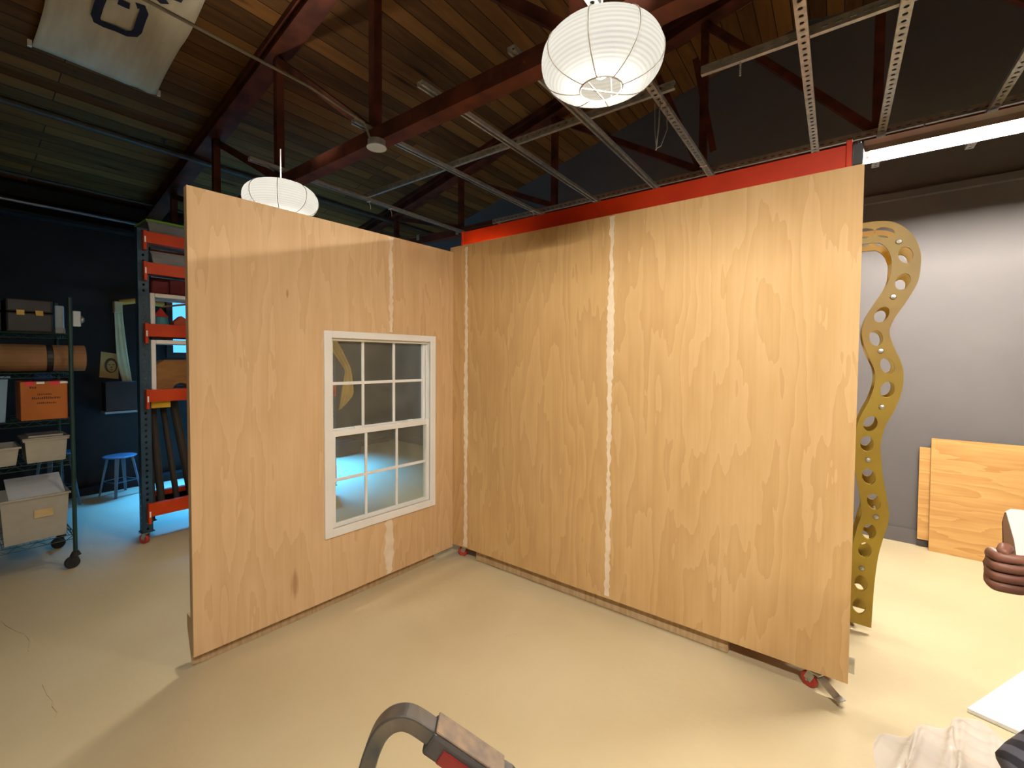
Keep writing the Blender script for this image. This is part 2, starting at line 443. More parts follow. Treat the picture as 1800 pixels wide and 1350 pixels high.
# daylight window of the shop in the left wall, hidden behind the left partition
wy0, wy1, wz0, wz1 = -.60, 1.55, 1.70, 2.50
wf = MB()
for q in ((wy0 - .07, wy1 + .07, wz0 - .07, wz0), (wy0 - .07, wy1 + .07, wz1, wz1 + .07), (wy0 - .07, wy0, wz0, wz1), (wy1, wy1 + .07, wz0, wz1), (.46, .54, wz0, wz1)):
    wf.box(XL, XL + .05, *q)
wf_o = struct(wf.build('window_1', M_dark))
MB().box(XL + .002, XL + .012, wy0, wy1, wz0, wz1).build('pane', emit('daylit_glass', (.10, .48, 1.0, 1), WINDOW_RADIANCE), wf_o)

wl = bpy.data.lights.new('window_daylight', 'AREA'); wl.shape = 'RECTANGLE'; wl.size = 2.3; wl.size_y = .75; wl.energy = WINDOW_W; wl.color = (.05, .36, 1.0); wl.spread = math.radians(66)
wo = bpy.data.objects.new('window_daylight', wl); COL.objects.link(wo); wo.location = (XL + .06, .2, 2.05)
wo.rotation_euler = Vector((-.38, .14, .92)).to_track_quat('Z', 'Y').to_euler()

# ------------------------------------------------------------------ left partition with the sash window
TH = -math.asin(.0640)
left = thing('plywood_partition', 'freestanding plywood partition with a white sash window in it', 'partition', (-.0119, 0, 0), TH)
B0, B1 = .0758, 2.509
LW = 1.824


def lbox(m, u0, u1, d0, d1, z0, z1):       # u: distance from the corner, d: depth behind the face (negative = in front)
    return m.box(-d1, -d0, -u1, -u0, z0, z1)


def lbuild(m, name, mat, parent=left, **k):
    for v in m.bm.verts: v.co = wm(left) @ v.co
    return m.build(name, mat, parent, **k)


WU0, WU1, WZ0, WZ1 = .225, 1.08, .51, 1.785       # rough opening
m = MB(); lbox(m, WU1, LW, 0, .012, B0, B1); lbox(m, .6105, WU1, 0, .012, B0, WZ0); lbox(m, .6105, WU1, 0, .012, WZ1, B1)
lbuild(m, 'plywood_sheet', M_plyL)
m = MB(); lbox(m, 0, WU0, 0, .012, B0, B1); lbox(m, WU0, .6095, 0, .012, B0, WZ0); lbox(m, WU0, .6095, 0, .012, WZ1, B1)
lbuild(m, 'plywood_sheet', M_plyL2)
for u0, u1, z0, z1 in ((1.786, LW, B0, B1), (0, .038, B0, B1), (.59, .628, B0, WZ0 - .038), (.59, .628, WZ1 + .038, B1), (1.19, 1.228, B0, B1)):
    m = MB(); lbox(m, u0, u1, .0122, .05, z0 + .0385 if u1 < LW else z0, z1 - .0385 if u1 < LW else z1); lbuild(m, 'stud', M_lumber)
for z0, z1, u0, u1 in ((B0, B0 + .038, 0, 1.7855), (B1 - .038, B1, 0, 1.7855), (WZ0 - .038, WZ0, .04, 1.1895), (WZ1, WZ1 + .038, .04, 1.1895)):
    m = MB(); lbox(m, u0, u1, .0122, .05, z0, z1); lbuild(m, 'rail', M_lumber)
for u0 in (.3, 1.78):         # triangular floor braces behind
    m = MB(); m.prism([(-.05, .02), (-.05, .16), (-.085, .22), (-.15, .22), (-.15, .19)][::-1] if 0 else [(-.0505, .01), (-.0505, .26), (-.13, .26), (-.13, .19)], (0, -.04, 0), (0, -u0, 0), (1, 0, 0), (0, 0, 1))
    lbuild(m, 'brace', M_lumber)
m = MB(); lbox(m, .16, 1.80, .052, .085, .003, .12); lbuild(m, 'gap_light_block', M_lumber)  # strip added to block light and keep the gap under the plywood dark
for u0 in (.5, 1.45):        # feet it stands on
    m = MB(); lbox(m, u0, u0 + .05, .0855, .125, 0, B0 + .1); lbuild(m, 'foot', M_lumber)


def jagged(zs, width, u, jit=.006, seed=0):
    rnd = random.Random(seed); a = []; b = []
    for z, wdt in zip(zs, width):
        a.append((u - wdt / 2 + rnd.uniform(-jit, jit), z)); b.append((u + wdt / 2 + rnd.uniform(-jit, jit), z))
    return a + b[::-1]


def seam(m, zs_w, u, seed, jit, ox, oz_dir, ext):
    zs = [];
    ws = []
    (za, _), (zb, _) = zs_w[0], zs_w[-1]; n = int((zb - za) / .022)
    for i in range(n + 1):
        z = za + (zb - za) * i / n
        for (z0, w0), (z1, w1) in zip(zs_w, zs_w[1:]):
            if z0 <= z <= z1 + 1e-6: wdt = w0 + (w1 - w0) * (z - z0) / (z1 - z0)
        zs.append(z); ws.append(wdt)
    m.prism(jagged(zs, ws, u, jit, seed), ext, ox, oz_dir, (0, 0, 1))


m = MB(); seam(m, ((1.83, .02), (2.0, .035), (2.2, .022), (2.35, .04), (2.42, .012), (2.503, .045)), .603, 1, .006, (0, 0, 0), (0, -1, 0), (.0012, 0, 0))
lbuild(m, 'filled_seam', M_mud)
m = MB(); seam(m, ((.081, .04), (.16, .06), (.22, .085), (.30, .075), (.40, .06), (.455, .06), (.476, .035)), .622, 2, .008, (0, 0, 0), (0, -1, 0), (.0012, 0, 0))
lbuild(m, 'filled_seam', M_mud)
# window: flange and jamb, two sashes, panes, latches
FU0, FU1, FZ0, FZ1 = .196, 1.111, .480, 1.815
m = MB()
for q in ((FU0, .250, FZ0, FZ1), (1.057, FU1, FZ0, FZ1), (.250, 1.057, FZ0, .534), (.250, 1.057, 1.770, FZ1)): lbox(m, q[0], q[1], -.014, 0, q[2], q[3])
for q in ((.238, .250, .522, 1.782), (1.057, 1.069, .522, 1.782), (.250, 1.057, .522, .534), (.250, 1.057, 1.770, 1.782)): lbox(m, q[0], q[1], -.010, .075, q[2], q[3])
lbox(m, .250, .258, .030, .036, .534, 1.770); lbox(m, 1.049, 1.057, .030, .036, .534, 1.770); lbox(m, .25, 1.057, .012, .02, 1.755, 1.77)
frame = lbuild(m, 'window_frame', M_white, bevel=.002)
def sash(u0, u1, z0, z1, d0, d1, st, rt, rb, gu, gz):
    m = MB()
    lbox(m, u0, u0 + st, d0, d1, z0, z1); lbox(m, u1 - st, u1, d0, d1, z0, z1)
    lbox(m, u0 + st, u1 - st, d0, d1, z0, z0 + rb); lbox(m, u0 + st, u1 - st, d0, d1, z1 - rt, z1)
    dm = (d0 + d1) / 2
    for u in gu: lbox(m, u - .009, u + .009, dm - .005, dm + .005, z0 + rb, z1 - rt)
    for z in gz: lbox(m, u0 + st, u1 - st, dm - .0045, dm + .0045, z - .010, z + .010)
    s = lbuild(m, 'sash', M_white, frame, bevel=.0015)
    m = MB(); lbox(m, u0 + st - .003, u1 - st + .003, dm + .0055, dm + .0085, z0 + rb - .003, z1 - rt + .003)
    return s, m
M_glass = clear_mat('window_glass', (.93, .97, .93, 1), .97, .02, 1.5)
s1, g1 = sash(.259, 1.048, 1.128, 1.769, .038, .062, .022, .016, .045, (.80, .545), (1.472,))
lbuild(g1, 'pane', M_glass, frame)
s2, g2 = sash(.251, 1.056, .535, 1.166, .002, .028, .026, .038, .022, (.80, .545), (.842,))
lbuild(g2, 'pane', M_glass, frame)
for u in (.86, .42):
    m = MB(); lbox(m, u - .028, u + .028, .004, .026, 1.1662, 1.172); lbox(m, u - .018, u + .03, .008, .02, 1.172, 1.182); lbuild(m, 'sash_latch', M_white, frame, bevel=.002)

# ------------------------------------------------------------------ right partition
right = thing('plywood_partition', 'large plain plywood partition with two filled vertical seams, at right', 'partition', (1.28, 0, 0))
RB, RT, RW = .1042, 2.549, 2.573
MB().box(-.045, .1325, 0, .012, RB, RT).build('plywood_sheet', M_plyR2, right)
MB().box(.1335, 1.3525, 0, .012, RB, RT).build('plywood_sheet', M_plyR, right)
MB().box(1.3535, RW, 0, .012, RB, RT).build('plywood_sheet', M_plyR2, right)
for x in (.02, .62, 1.33, 1.95, RW - .039): MB().box(x, x + .038, .0122, .05, RB + .0385, RT - .0385).build('stud', M_lumber, right)
MB().box(0, RW, .0122, .05, RB, RB + .038).build('rail', M_lumber, right)
MB().box(0, RW, .0122, .05, RT - .038, RT).build('rail', M_lumber, right)
m = MB(); seam(m, ((.12, .03), (.3, .035), (.6, .028), (.62, .04), (.9, .02), (1.2, .028), (1.5, .03), (1.56, .045), (1.75, .05), (2.0, .045), (2.15, .025), (2.35, .022), (2.5, .028), (2.54, .03)), 1.353, 3, .006, (0, 0, 0), (1, 0, 0), (0, -.0012, 0))
m.build('filled_seam', M_mud, right)
m = MB(); seam(m, ((.115, .05), (.2, .035), (.6, .03), (.9, .028), (1.1, .045), (1.3, .04), (1.7, .03), (2.1, .03), (2.4, .02), (2.53, .03)), .133, 4, .006, (0, 0, 0), (1, 0, 0), (0, -.0012, 0))
m.build('filled_seam', M_mud, right)
MB().box(RW + .0005, RW + .022, .0, .014, .16, .23).build('corner_bracket', M_zinc, right, label='small grey metal bracket on the edge')


def caster(parent, x, y, wheel, zt, r=.045, swivel=0.0, pedal=False, zb=0.0):
    """swivel caster below a plate at height zt"""
    c, s = math.cos(swivel), math.sin(swivel)
    T = lambda a, b_, z: (x + a * c - b_ * s, y + a * s + b_ * c, z)
    m = MB()
    m.bar(T(-.045, 0, zt - .004), T(.045, 0, zt - .004), .07, .006)
    m.cyl(T(0, 0, zt - .007), T(0, 0, zt - .02), .022, 14)
    for sd in (-1, 1): m.bar(T(.0, .019 * sd, zt - .018), T(-.02, .019 * sd, zb + r), .004, .035, up=T(0, sd, 0) if 0 else (c, s, 0))
    m.cyl(T(-.02, -.025, zb + r), T(-.02, .025, zb + r), .006, 8)
    cst = m.build('caster', M_zinc, parent)
    mw = MB(); p = T(-.02, 0, zb + r); q0, q1 = T(-.02, -.015, zb + r), T(-.02, .015, zb + r)
    mw.tube([q0, (Vector(q0) * .8 + Vector(q1) * .2), (Vector(q0) * .2 + Vector(q1) * .8), q1], [r * .9, r, r, r * .9], 20)
    mw.build('wheel', wheel, cst, smooth=False)
    if pedal:
        mp = MB(); mp.bar(T(.03, 0, zb + .075), T(.11, 0, zb + .035), .045, .008); mp.bar(T(.11, 0, zb + .035), T(.135, 0, zb + .03), .05, .006)
        mp.build('brake_pedal', M_zinc, cst, bevel=.002)
    return cst


MB().box(.20, 2.05, .056, .09, .006, .098).build('gap_light_block', M_lumber, right)  # added like the left one, so the gap below stays dark
for x in (.3, 1.2, 2.0): MB().box(x, x + .05, .0505, .056, .03, .16).build('gap_block_cleat', M_lumber, right)
caster(right, .07, .07, M_rwheel, RB - .002, .038, .4)
caster(right, 2.44, .035, M_rwheel, RB - .002, .038, -.55, True)

# ------------------------------------------------------------------ pallet racks
def upright(parent, x0, x1, y0, y1, z0, z1, mat, face_y=True, holes=True):
    """one perforated post, open C section"""
    m = MB()
    cx, cy = (x0 + x1) / 2, (y0 + y1) / 2
    if holes:
        m.perforated((x1, cy, z0), (x1, cy, z1), (1, 0, 0), y1 - y0, .05, .012, .010, .003)
        m.perforated((cx, y0, z0), (cx, y0, z1), (0, 1, 0), x1 - x0, .05, .012, .010, .003)
        m.box(x0, x1, y1 - .003, y1, z0, z1)
    else:
        m.box(x0, x1, y0, y1, z0, z1)
    m.box(x0 - .01, x1 + .01, y0 - .01, y1 + .01, z0 - .006, z0)
    return m.build('upright', mat, parent)


rack = thing('pallet_rack', 'dark blue and orange pallet rack on red wheels behind the left partition', 'rack', (-2.65, -.57, 0))
RXF, RXB, RY0, RY1 = -2.25, -2.62, -1.52, .34
INS = .09        # the rear posts stand in from the front ones
for xa, i_ in ((RXF - .075, 0), (RXB, INS)):
    for ya in (RY0 + i_, RY1 - .075 - i_): upright(rack, xa, xa + .075, ya, ya + .075, .115, 2.74, M_blue)
for ya, yb in ((RY0 + .02, RY0 + INS - .006), (RY1 - .02, RY1 - INS + .006)):
    m = MB()
    for z0, z1 in ((.4, 1.0), (1.0, 1.6), (1.6, 2.2)): m.bar((RXB + .078, yb, z0), (RXF - .078, ya, z1), .012, .03)
    m.bar((RXB + .05, yb, .35), (RXF - .076, ya, .35), .012, .03); m.bar((RXB + .05, yb, 2.5), (RXF - .076, ya, 2.5), .012, .03)
    m.build('side_brace', M_blue, rack)
DECKS = []
for (z0, z1) in ((2.615, 2.712), (2.352, 2.45), (1.815, 1.925), (1.25, 1.355), (.25, .362)):
    for xa, i_ in ((RXF + .002, 0), (RXB - .052, INS)):
        m = MB().box(xa, xa + .05, RY0 + .052 + i_, RY1 - .052 - i_, z0, z1)
        m.box(xa + .002, xa + .056, RY0 + .030 + i_, RY0 + .052 + i_, z0 - .06, z1 + .004); m.box(xa + .002, xa + .056, RY1 - .052 - i_, RY1 - .030 - i_, z0 - .06, z1 + .004)
        bm_ = m.build('beam', M_red, rack, bevel=.003)
        MB().box(xa + .0562, xa + .058, RY0 + .036 + i_, RY0 + .047 + i_, z0 + .0, z0 + .05).build('safety_sticker', M_white, bm_)
    if z0 > .2:
        MB().box(RXB + .001, RXF - .001, RY0 + .08, RY1 - .08, z1 - .065, z1 - .048).build('deck_board', M_lumber, rack)
for x, i_ in ((RXF - .04, 0), (RXB + .04, INS)):
    for y in (RY0 + .035 + i_, RY1 - .04 - i_): caster(rack, x, y, M_rwheel, .108, .042, .5)

rack2 = thing('pallet_rack', 'red pallet rack whose top beam shows above the right partition', 'rack', (1.27, .4, 0))
for xa in (-.03, 2.455):
    for ya in (.178, .56): upright(rack2, xa, xa + .07, ya, ya + .07, .115, 2.70, M_blue, holes=False)
for (z0, z1) in ((2.59, 2.70), (1.7, 1.81), (.9, 1.0), (.25, .35)):
    for ya in (.125, .632):
        m = MB().box(-.012, 2.505, ya, ya + .05, z0, z1)
        m.box(-.034, -.012, ya - .004, ya + .052, z0 - .06, z1 + .004); m.box(2.505, 2.529, ya - .004, ya + .052, z0 - .06, z1 + .02)
        m.build('beam', M_redb, rack2, bevel=.003)
    MB().box(.045, 2.45, .178, .63, z1 - .06, z1 - .045).build('deck_board', M_lumber, rack2)
for x in (.0, 2.49):
    for y in (.21, .6): caster(rack2, x, y, M_rwheel, .108, .042, .3)

# lit work light clipped under the left end of the red beam
wk = on('y', .20, 838, 427)
wl_t = thing('work_light', 'small lit work light tucked under the left end of the red beam', 'lamp', (wk.x + .06, .24, wk.z - .03))
MB().box(wk.x - .04, wk.x + .16, .1765, .30, wk.z + .008, wk.z + .03).build('lamp_body', M_dark, wl_t, bevel=.004)
MB().box(wk.x - .03, wk.x + .15, .185, .29, wk.z - .008, wk.z + .0075).build('lens', emit('lit_lens', (1, .93, .8, 1), 420.0), wl_t)

# ------------------------------------------------------------------ wavy yellow arch on wheels
YF = .764
hole_px = [(1520, 410), (1555, 408), (1592, 448), (1587, 495), (1550, 553), (1540, 594), (1560, 643), (1560, 685), (1530, 745), (1524, 780), (1527, 838), (1536, 882), (1528, 935), (1520, 967), (1513, 1025), (1510, 1066)]
bolt_px = [(1580, 425), (1570, 522), (1548, 617), (1550, 715), (1526, 808), (1540, 908), (1515, 998)]
cl_px = [(1500, 413), (1520, 410), (1555, 408), (1580, 423), (1592, 448), (1592, 472), (1587, 495), (1570, 524), (1550, 553), (1540, 576), (1540, 594), (1548, 617), (1560, 643), (1563, 663), (1560, 685), (1550, 712), (1532, 745), (1524, 780), (1525, 808), (1528, 838), (1536, 882), (1538, 908), (1530, 935), (1521, 967), (1516, 998), (1513, 1025), (1510, 1066), (1508, 1097)]
P2 = lambda q: (lambda p: (p.x, p.z))(on('y', YF, *q))


def smooth_path(pts, n=8):
    out = []
    for i in range(len(pts) - 1):
        p0 = Vector(pts[max(i - 1, 0)]); p1 = Vector(pts[i]); p2 = Vector(pts[i + 1]); p3 = Vector(pts[min(i + 2, len(pts) - 1)])
        for k in range(n):
            t = k / n
            out.append(.5 * ((2 * p1) + (p2 - p0) * t + (2 * p0 - 5 * p1 + 4 * p2 - p3) * t * t + (3 * p1 - p0 - 3 * p2 + p3) * t ** 3))
    out.append(Vector(pts[-1])); return out


AX = 2.33                                                   # the hidden half mirrors the visible one
cl = smooth_path([P2(q) for q in cl_px])
cl = [p for p in cl if p.x > AX]
full = [Vector((2 * AX - p.x, p.y)) for p in cl[::-1]] + cl
ho = [P2(q) for q in hole_px]; ho += [(2 * AX - x, z) for x, z in ho if x > AX + .08] + [(AX + .07, ho[0][1]), (AX - .07, ho[0][1])]
bo = [P2(q) for q in bolt_px]; bo += [(2 * AX - x, z) for x, z in bo] + [(AX, ho[0][1])]
def near_tan(x, z):
    i = min(range(1, len(full) - 1), key=lambda i: (full[i].x - x) ** 2 + (full[i].y - z) ** 2)
    return (full[i + 1] - full[i - 1]).normalized()
lefts = []; rights = []
for i, p in enumerate(full):
    t = (full[min(i + 1, len(full) - 1)] - full[max(i - 1, 0)]).normalized(); n = Vector((-t.y, t.x)); hw = .062
    lefts.append(p + n * hw); rights.append(p - n * hw)
outl = [tuple(p) for p in lefts] + [tuple(p) for p in rights[::-1]]
ov = []
for x, z in ho:
    t = near_tan(x, z); n = Vector((-t.y, t.x)); c = Vector((x, z))
    ov.append([tuple(c + t * .047 * math.cos(a) + n * .031 * math.sin(a)) for a in [2 * PI * k / 20 for k in range(20)]])
arch = thing('wavy_arch', 'wave-shaped yellow double plate arch pierced with oval holes, right of the plain partition', 'arch', (AX, YF + .11, 0))
M_yel = pm('translucent_yellow_plate', S(166, 138, 38), S(146, 116, 28), 3, .45)
for yy, nm in ((YF + .01, 'front_plate'), (YF + .24, 'rear_plate')):
    curve_plate(nm, [outl] + ov, .02, M_yel, (0, yy, 0), (1, 0, 0), (0, 0, 1), arch)
for x, z in bo:
    m = MB().cyl((x, YF - .012, z), (x, YF + .262, z), .008, 10); m.lathe([(.0, -.006), (.012, -.004), (.014, .0), (.014, .006)], (x, YF - .008, z), 12, 'y')
    m.build('spacer_bolt', M_zinc, arch)
zb = full[-1].y
for sx in (1, -1):
    x = AX + sx * (full[-1].x - AX)
    MB().box(x - .012 - .046 * sx, x + .012 - .046 * sx, YF + .0205, YF + .2295, zb + .002, zb + .022).build('foot_bar', M_yel, arch)
    caster(arch, x - .045 * sx, YF + .07, M_rwheel, zb + .001, .03, .2, zb=0)

# ------------------------------------------------------------------ roof trusses
def truss(label, y, posts, zc0, braces=(), x0=-4.55, x1=8.9):
    t = thing('roof_truss', label, 'roof truss', (RIDX, y, zc0))
    m = MB().box(x0, x1, y - .05, y - .042, zc0, zc0 + .095); m.box(x0, x1, y - .042, y + .05, zc0, zc0 + .008)
    m.build('bottom_chord', M_rust, t)
    for xa, xb in ((x0, RIDX), (x1, RIDX)):
        dz = .105
        m = MB().bar((xa, y, rz_(xa) - dz), (xb, y, rz_(xb) - dz), .10, .09); m.bar((xa, y, rz_(xa) - .03), (xb, y, rz_(xb) - .03), .15, .05)
        m.bar((xa, y, rz_(xa) - dz - .055), (xb, y, rz_(xb) - dz - .055), .16, .014)
        m.build('top_chord', M_rust, t)
    top = lambda x: rz_(x) - .165
    for x in posts:
        MB().box(x - .03, x + .03, y - .03, y + .03, zc0 + .0085, top(x)).build('post', M_rust, t)
    for xa, xb in zip(posts, posts[1:]):
        MB().bar((xa + .03, y + .0, top(xa) - .04), (xb - .035, y + .0, zc0 + .12), .05, .055).build('diagonal', M_rust, t)
    for p, q in braces: MB().bar(p, q, .05, .012, up=(0, 1, 0)).build('brace', M_rust, t)
    return t


truss('nearer dark red steel roof truss, the one just behind the paper lanterns', -.80, (-3.8, -2.55, -1.25, .04, 1.52, 2.85, 4.2), 3.03)
truss('farther dark red steel roof truss, beyond the grid of metal struts', 1.75, (-3.9, -2.85, -1.53, -.10, 1.47, 2.69, 4.0), 3.28,
      braces=(((1.10, 1.60, 4.30), (1.50, 1.60, 3.30)), ((1.44, 1.55, 4.30), (1.60, 1.55, 3.45))))

# ------------------------------------------------------------------ metal strut grid
def strut(label, p0, p1, slots, web=(0, 0, -1), wd=.042, dp=.024):
    """C channel; slots: 'slot' or 'round' holes in the web; web: the way the pierced web faces"""
    m = MB(); p0 = Vector(p0); p1 = Vector(p1); n = Vector(web).normalized(); d, s, u = seg_frame(p1 - p0, n)
    a, b = (.016, .0085) if slots == 'slot' else (.0105, .0105)
    m.perforated(p0 + u * dp / 2, p1 + u * dp / 2, n, wd, .05, a, b)
    for sd in (-1, 1):
        m.bar(p0 + s * sd * wd / 2, p1 + s * sd * wd / 2, .0025, dp, up=n)
        m.bar(p0 + s * sd * (wd / 2 - .006) - u * dp / 2, p1 + s * sd * (wd / 2 - .006) - u * dp / 2, .012, .0025, up=n)
    return tag(m.build('strut_channel', M_steel), label, 'metal strut', 'galvanised struts of the ceiling grid')


zy, zx = 3.138, 3.1725
YS = [(-1.06, -1.12, 'galvanised strut channel at the left end of the grid, nearest the smaller lantern'),
      (.03, -.96, 'galvanised strut channel that passes the round junction box'),
      (.655, -.97, 'open galvanised strut channel second right of the junction box conduit'),
      (1.21, -.89, 'open galvanised strut channel just left of the big lantern'),
      (1.65, -1.45, 'perforated strut channel the big lantern hangs from'),
      (2.335, -2.2, 'round-holed strut channel running from the top edge to the red beam'),
      (2.69, -2.2, 'round-holed strut channel ending by the left end of the bright tube'),
      (3.19, -2.2, 'dim strut channel at the top right corner above the tube')]
for i, (x, y0, lb) in enumerate(YS):
    strut(lb, (x, y0, zy), (x, 1.82, zy), 'round', (0, 0, -1) if i >= 4 else (0, 0, 1))
strut('long slotted strut crossing behind the big lantern', (-1.12, -.07, zx), (1.74, -.07, zx), 'slot', (0, -1, 0))
strut('slotted strut crossing at upper right, right of the big lantern', (1.885, -.10, zx), (4.2, -.10, zx), 'slot', (0, -1, 0))
strut('dim far slotted strut running just above the red beam', (-.6, 1.26, zx), (4.4, 1.26, zx), 'slot', (0, -1, 0))
# cords and ties hanging from the grid
c0 = Vector((1.655, -.05, 3.12))
m = MB().tube([c0, c0 + Vector((-.005, 0, -.13)), c0 + Vector((-.02, 0, -.27))], .004, 6)
m.tube([c0 + Vector((.02, .05, 0)), c0 + Vector((.03, .04, -.15)), c0 + Vector((.005, .01, -.25)), c0 + Vector((-.018, 0, -.26))], .0025, 6)
m.tube([c0 + Vector((-.03, 0, .0)), c0 + Vector((-.028, 0, -.15)), c0 + Vector((-.02, 0, -.24))], .002, 6)
tag(m.build('pull_cord', M_steel), 'pale looped cord hanging from the strut right of the big lantern', 'cord')
c0 = Vector((2.07, -.10, 3.165)); m = MB()
for k in range(7): m.ball(c0 + Vector((0, 0, -.008 - .012 * k)), .0055, seg=8)
for k in range(6): m.tube([c0 + Vector((0, 0, -.008 - .012 * k)), c0 + Vector((0, 0, -.02 - .012 * k))], .002, 5)
tag(m.build('bead_chain', M_steel), 'short bead chain hanging under the upper right slotted strut', 'chain')
m = MB()
tie_pts = [(.03, 1.1, 3.125), (.66, 1.2, 3.12), (1.65, 1.0, 3.12), (-1.06, .2, 3.12), (-1.06, -.05, 3.12)]
for i, p in enumerate(tie_pts):
    p = Vector(p); m = MB().tube([p + Vector((0, 0, .002)), p + Vector((.01, .01, -.04)), p + Vector((.025, 0, -.075))], .003, 6)
    m.box(p.x - .026, p.x + .026, p.y - .006, p.y + .006, p.z - .001, p.z + .0015)
    tag(m.build('cable_tie', M_white), ['white cable tie on the second strut just above the red beam', 'white cable tie on the third strut just above the red beam', 'white cable tie under the big lantern strut near the red beam', 'white cable tie on the leftmost strut, farther right one', 'white cable tie on the leftmost strut at the slotted cross strut'][i], 'cable tie', 'cable ties on the struts')

# ------------------------------------------------------------------ conduit, pipes, cables
M_pipe = pm('dull_conduit', S(120, 112, 96), S(100, 94, 82), 10, .55, .3)
M_dpipe = pm('dark_iron_pipe', S(58, 54, 52), S(44, 42, 40), 10, .6)
jb = on('z', 3.01, 662, 252)
jbt = thing('junction_box', 'round pale junction box under the brown truss chord', 'junction box', (jb.x, jb.y, 2.99))
MB().lathe([(.05, -.022), (.055, -.018), (.055, .018), (.0, .018)][::-1], (jb.x, jb.y, 3.008), 20).build('box_body', M_steel, jbt)
MB().lathe([(.0, -.005), (.062, -.005), (.062, .0), (0, .0)], (jb.x, jb.y, 2.985), 20).build('cover', pm('pale_grey_cover', S(190, 196, 190), S(180, 186, 182), 8, .5), jbt)
tag(MB().tube([(jb.x - .02, -2.6, 3.17), (jb.x - .02, -1.3, 3.16), (jb.x, -.95, 3.10), (jb.x, jb.y - .045, 3.012)], .008, 8).build('conduit', M_pipe), 'thin tan conduit running past the banner to the round junction box', 'pipe')
sp = thing('sprinkler_pipe', 'dark sprinkler pipe under the roof boards at left', 'pipe', (-2.93, -1.0, 3.70))
MB().tube([(-2.93, -5, 3.72), (-2.93, -.5, 3.72), (-2.93, 2.8, 3.72)], .03, 10).build('pipe_run', M_dpipe, sp)
hx, hy = -2.93, -1.13
MB().cyl((hx, hy, 3.745), (hx, hy, 3.815), .008, 8).lathe([(0, .0), (.035, .0), (.03, .006), (0, .006)], (hx, hy, 3.815), 14).build('sprinkler_head', M_dpipe, sp)
tag(MB().tube([(XL + .13, -4.5, 3.30), (XL + .13, -.7, 3.30), (XL + .13, 2.7, 3.30)], .018, 10).build('wall_pipe', pm('bluish_steel_pipe', S(150, 158, 170), S(130, 138, 150), 8, .35, .6)), 'long shiny pipe along the top of the black left wall', 'pipe')
tag(MB().tube([(XL + .35, -4.5, 3.52), (XL + .35, 2.7, 3.52)], .014, 8).build('wall_pipe', M_dpipe), 'thin dark pipe under the roof boards beside the left wall', 'pipe')
ca = Vector((-3.4, .95, 3.32)); cb = Vector((.1, 1.9, 3.40))
cab = thing('string_line', 'thin sagging cord with small clips strung beyond the struts', 'cord', ca)
MB().tube([ca.lerp(cb, k / 12) + Vector((0, 0, -.10 * 4 * (k / 12) * (1 - k / 12))) for k in range(13)], .006, 6).build('cord', M_rust, cab)
for k in (.28, .42, .58, .74):
    p = ca.lerp(cb, k) + Vector((0, 0, -.40 * k * (1 - k)))
    MB().box(p.x - .02, p.x + .02, p.y - .008, p.y + .008, p.z - .055, p.z + .012).build('clip', M_steel, cab)

# ------------------------------------------------------------------ banner on the roof boards
ban = thing('banner', 'creased off-white cloth banner with navy lettering tacked under the roof boards', 'banner', (-1.7, -1.71, 3.9))
bx0, bx1, by0, by1 = -2.43, -.75, -2.085, -1.33
bt = lambda s: Vector((bx0 + (bx1 - bx0) * s, 0, 0))
m = MB(); NX, NY = 36, 24; vg = []
for i in range(NX + 1):
    row = []
    for j in range(NY + 1):
        x = bx0 + (bx1 - bx0) * i / NX; f = j / NY; y = by0 + (by1 - by0) * f
        wob = .010 * math.sin(f * 30 + x * 3) * max(0, f - .6) * 2 + .008 * math.sin(x * 9 + f * 4) + .012 * math.sin(f * PI)
        row.append(m.bm.verts.new((x, y + .015 * math.sin(x * 7) * (f - .5), rz_(x) - .035 - abs(wob))))
    vg.append(row)
for i in range(NX):
    for j in range(NY): m.bm.faces.new((vg[i][j], vg[i + 1][j], vg[i + 1][j + 1], vg[i][j + 1]))
bo_ = m.build('cloth', pm('creased_canvas', S(206, 198, 176), S(184, 172, 146), 3, .9, 0, .2, stretch=(.6, 3, 1)), ban, smooth=True)
sd = bo_.modifiers.new('thickness', 'SOLIDIFY'); sd.thickness = .002
M_navy = pm('navy_paint', S(28, 32, 58), S(22, 26, 48), 6, .8)
def bpt(px, py):               # point on the banner's underside
    d = RX * ((px - CX) / CF) + UX * ((CY - py) / CF) + FX
    k = RIDZ - .062 - PITCH * RIDX; t_ = (k + PITCH * CP.x - CP.z) / (d.z - PITCH * d.x)
    return CP + d * t_
def stroke(pts, wd):
    m = MB(); P = [bpt(*q) for q in pts]
    n = Vector((PITCH, 0, -1)).normalized(); L_ = []; R_ = []
    for i, p in enumerate(P):
        t = (P[min(i + 1, len(P) - 1)] - P[max(i - 1, 0)]).normalized(); s = t.cross(n)
        L_.append(p + s * wd / 2); R_.append(p - s * wd / 2)
    vs = [m.bm.verts.new(q) for q in L_ + R_[::-1]]; k = len(L_)
    for i in range(k - 1): m.bm.faces.new((vs[i], vs[i + 1], vs[2 * k - 2 - i], vs[2 * k - 1 - i]))
    r = bmesh.ops.extrude_face_region(m.bm, geom=m.bm.faces[:]); bmesh.ops.translate(m.bm, verts=[v for v in r['geom'] if isinstance(v, bmesh.types.BMVert)], vec=n * .002)
    return m.build('letter', M_navy, ban)
stroke([(206, -70), (192, -40), (182, -12), (174, 8), (168, 28), (171, 38), (182, 43), (202, 50), (222, 59), (236, 60), (242, 54), (247, 38), (253, 22), (250, 12), (240, 10)], .052)
stroke([(208, 2), (216, 6), (228, 11)], .055)
stroke([(276, -8), (284, 1), (292, 0)], .06); stroke([(303, -6), (312, 0), (330, -30)], .05); stroke([(262, -10), (240, -40)], .06)
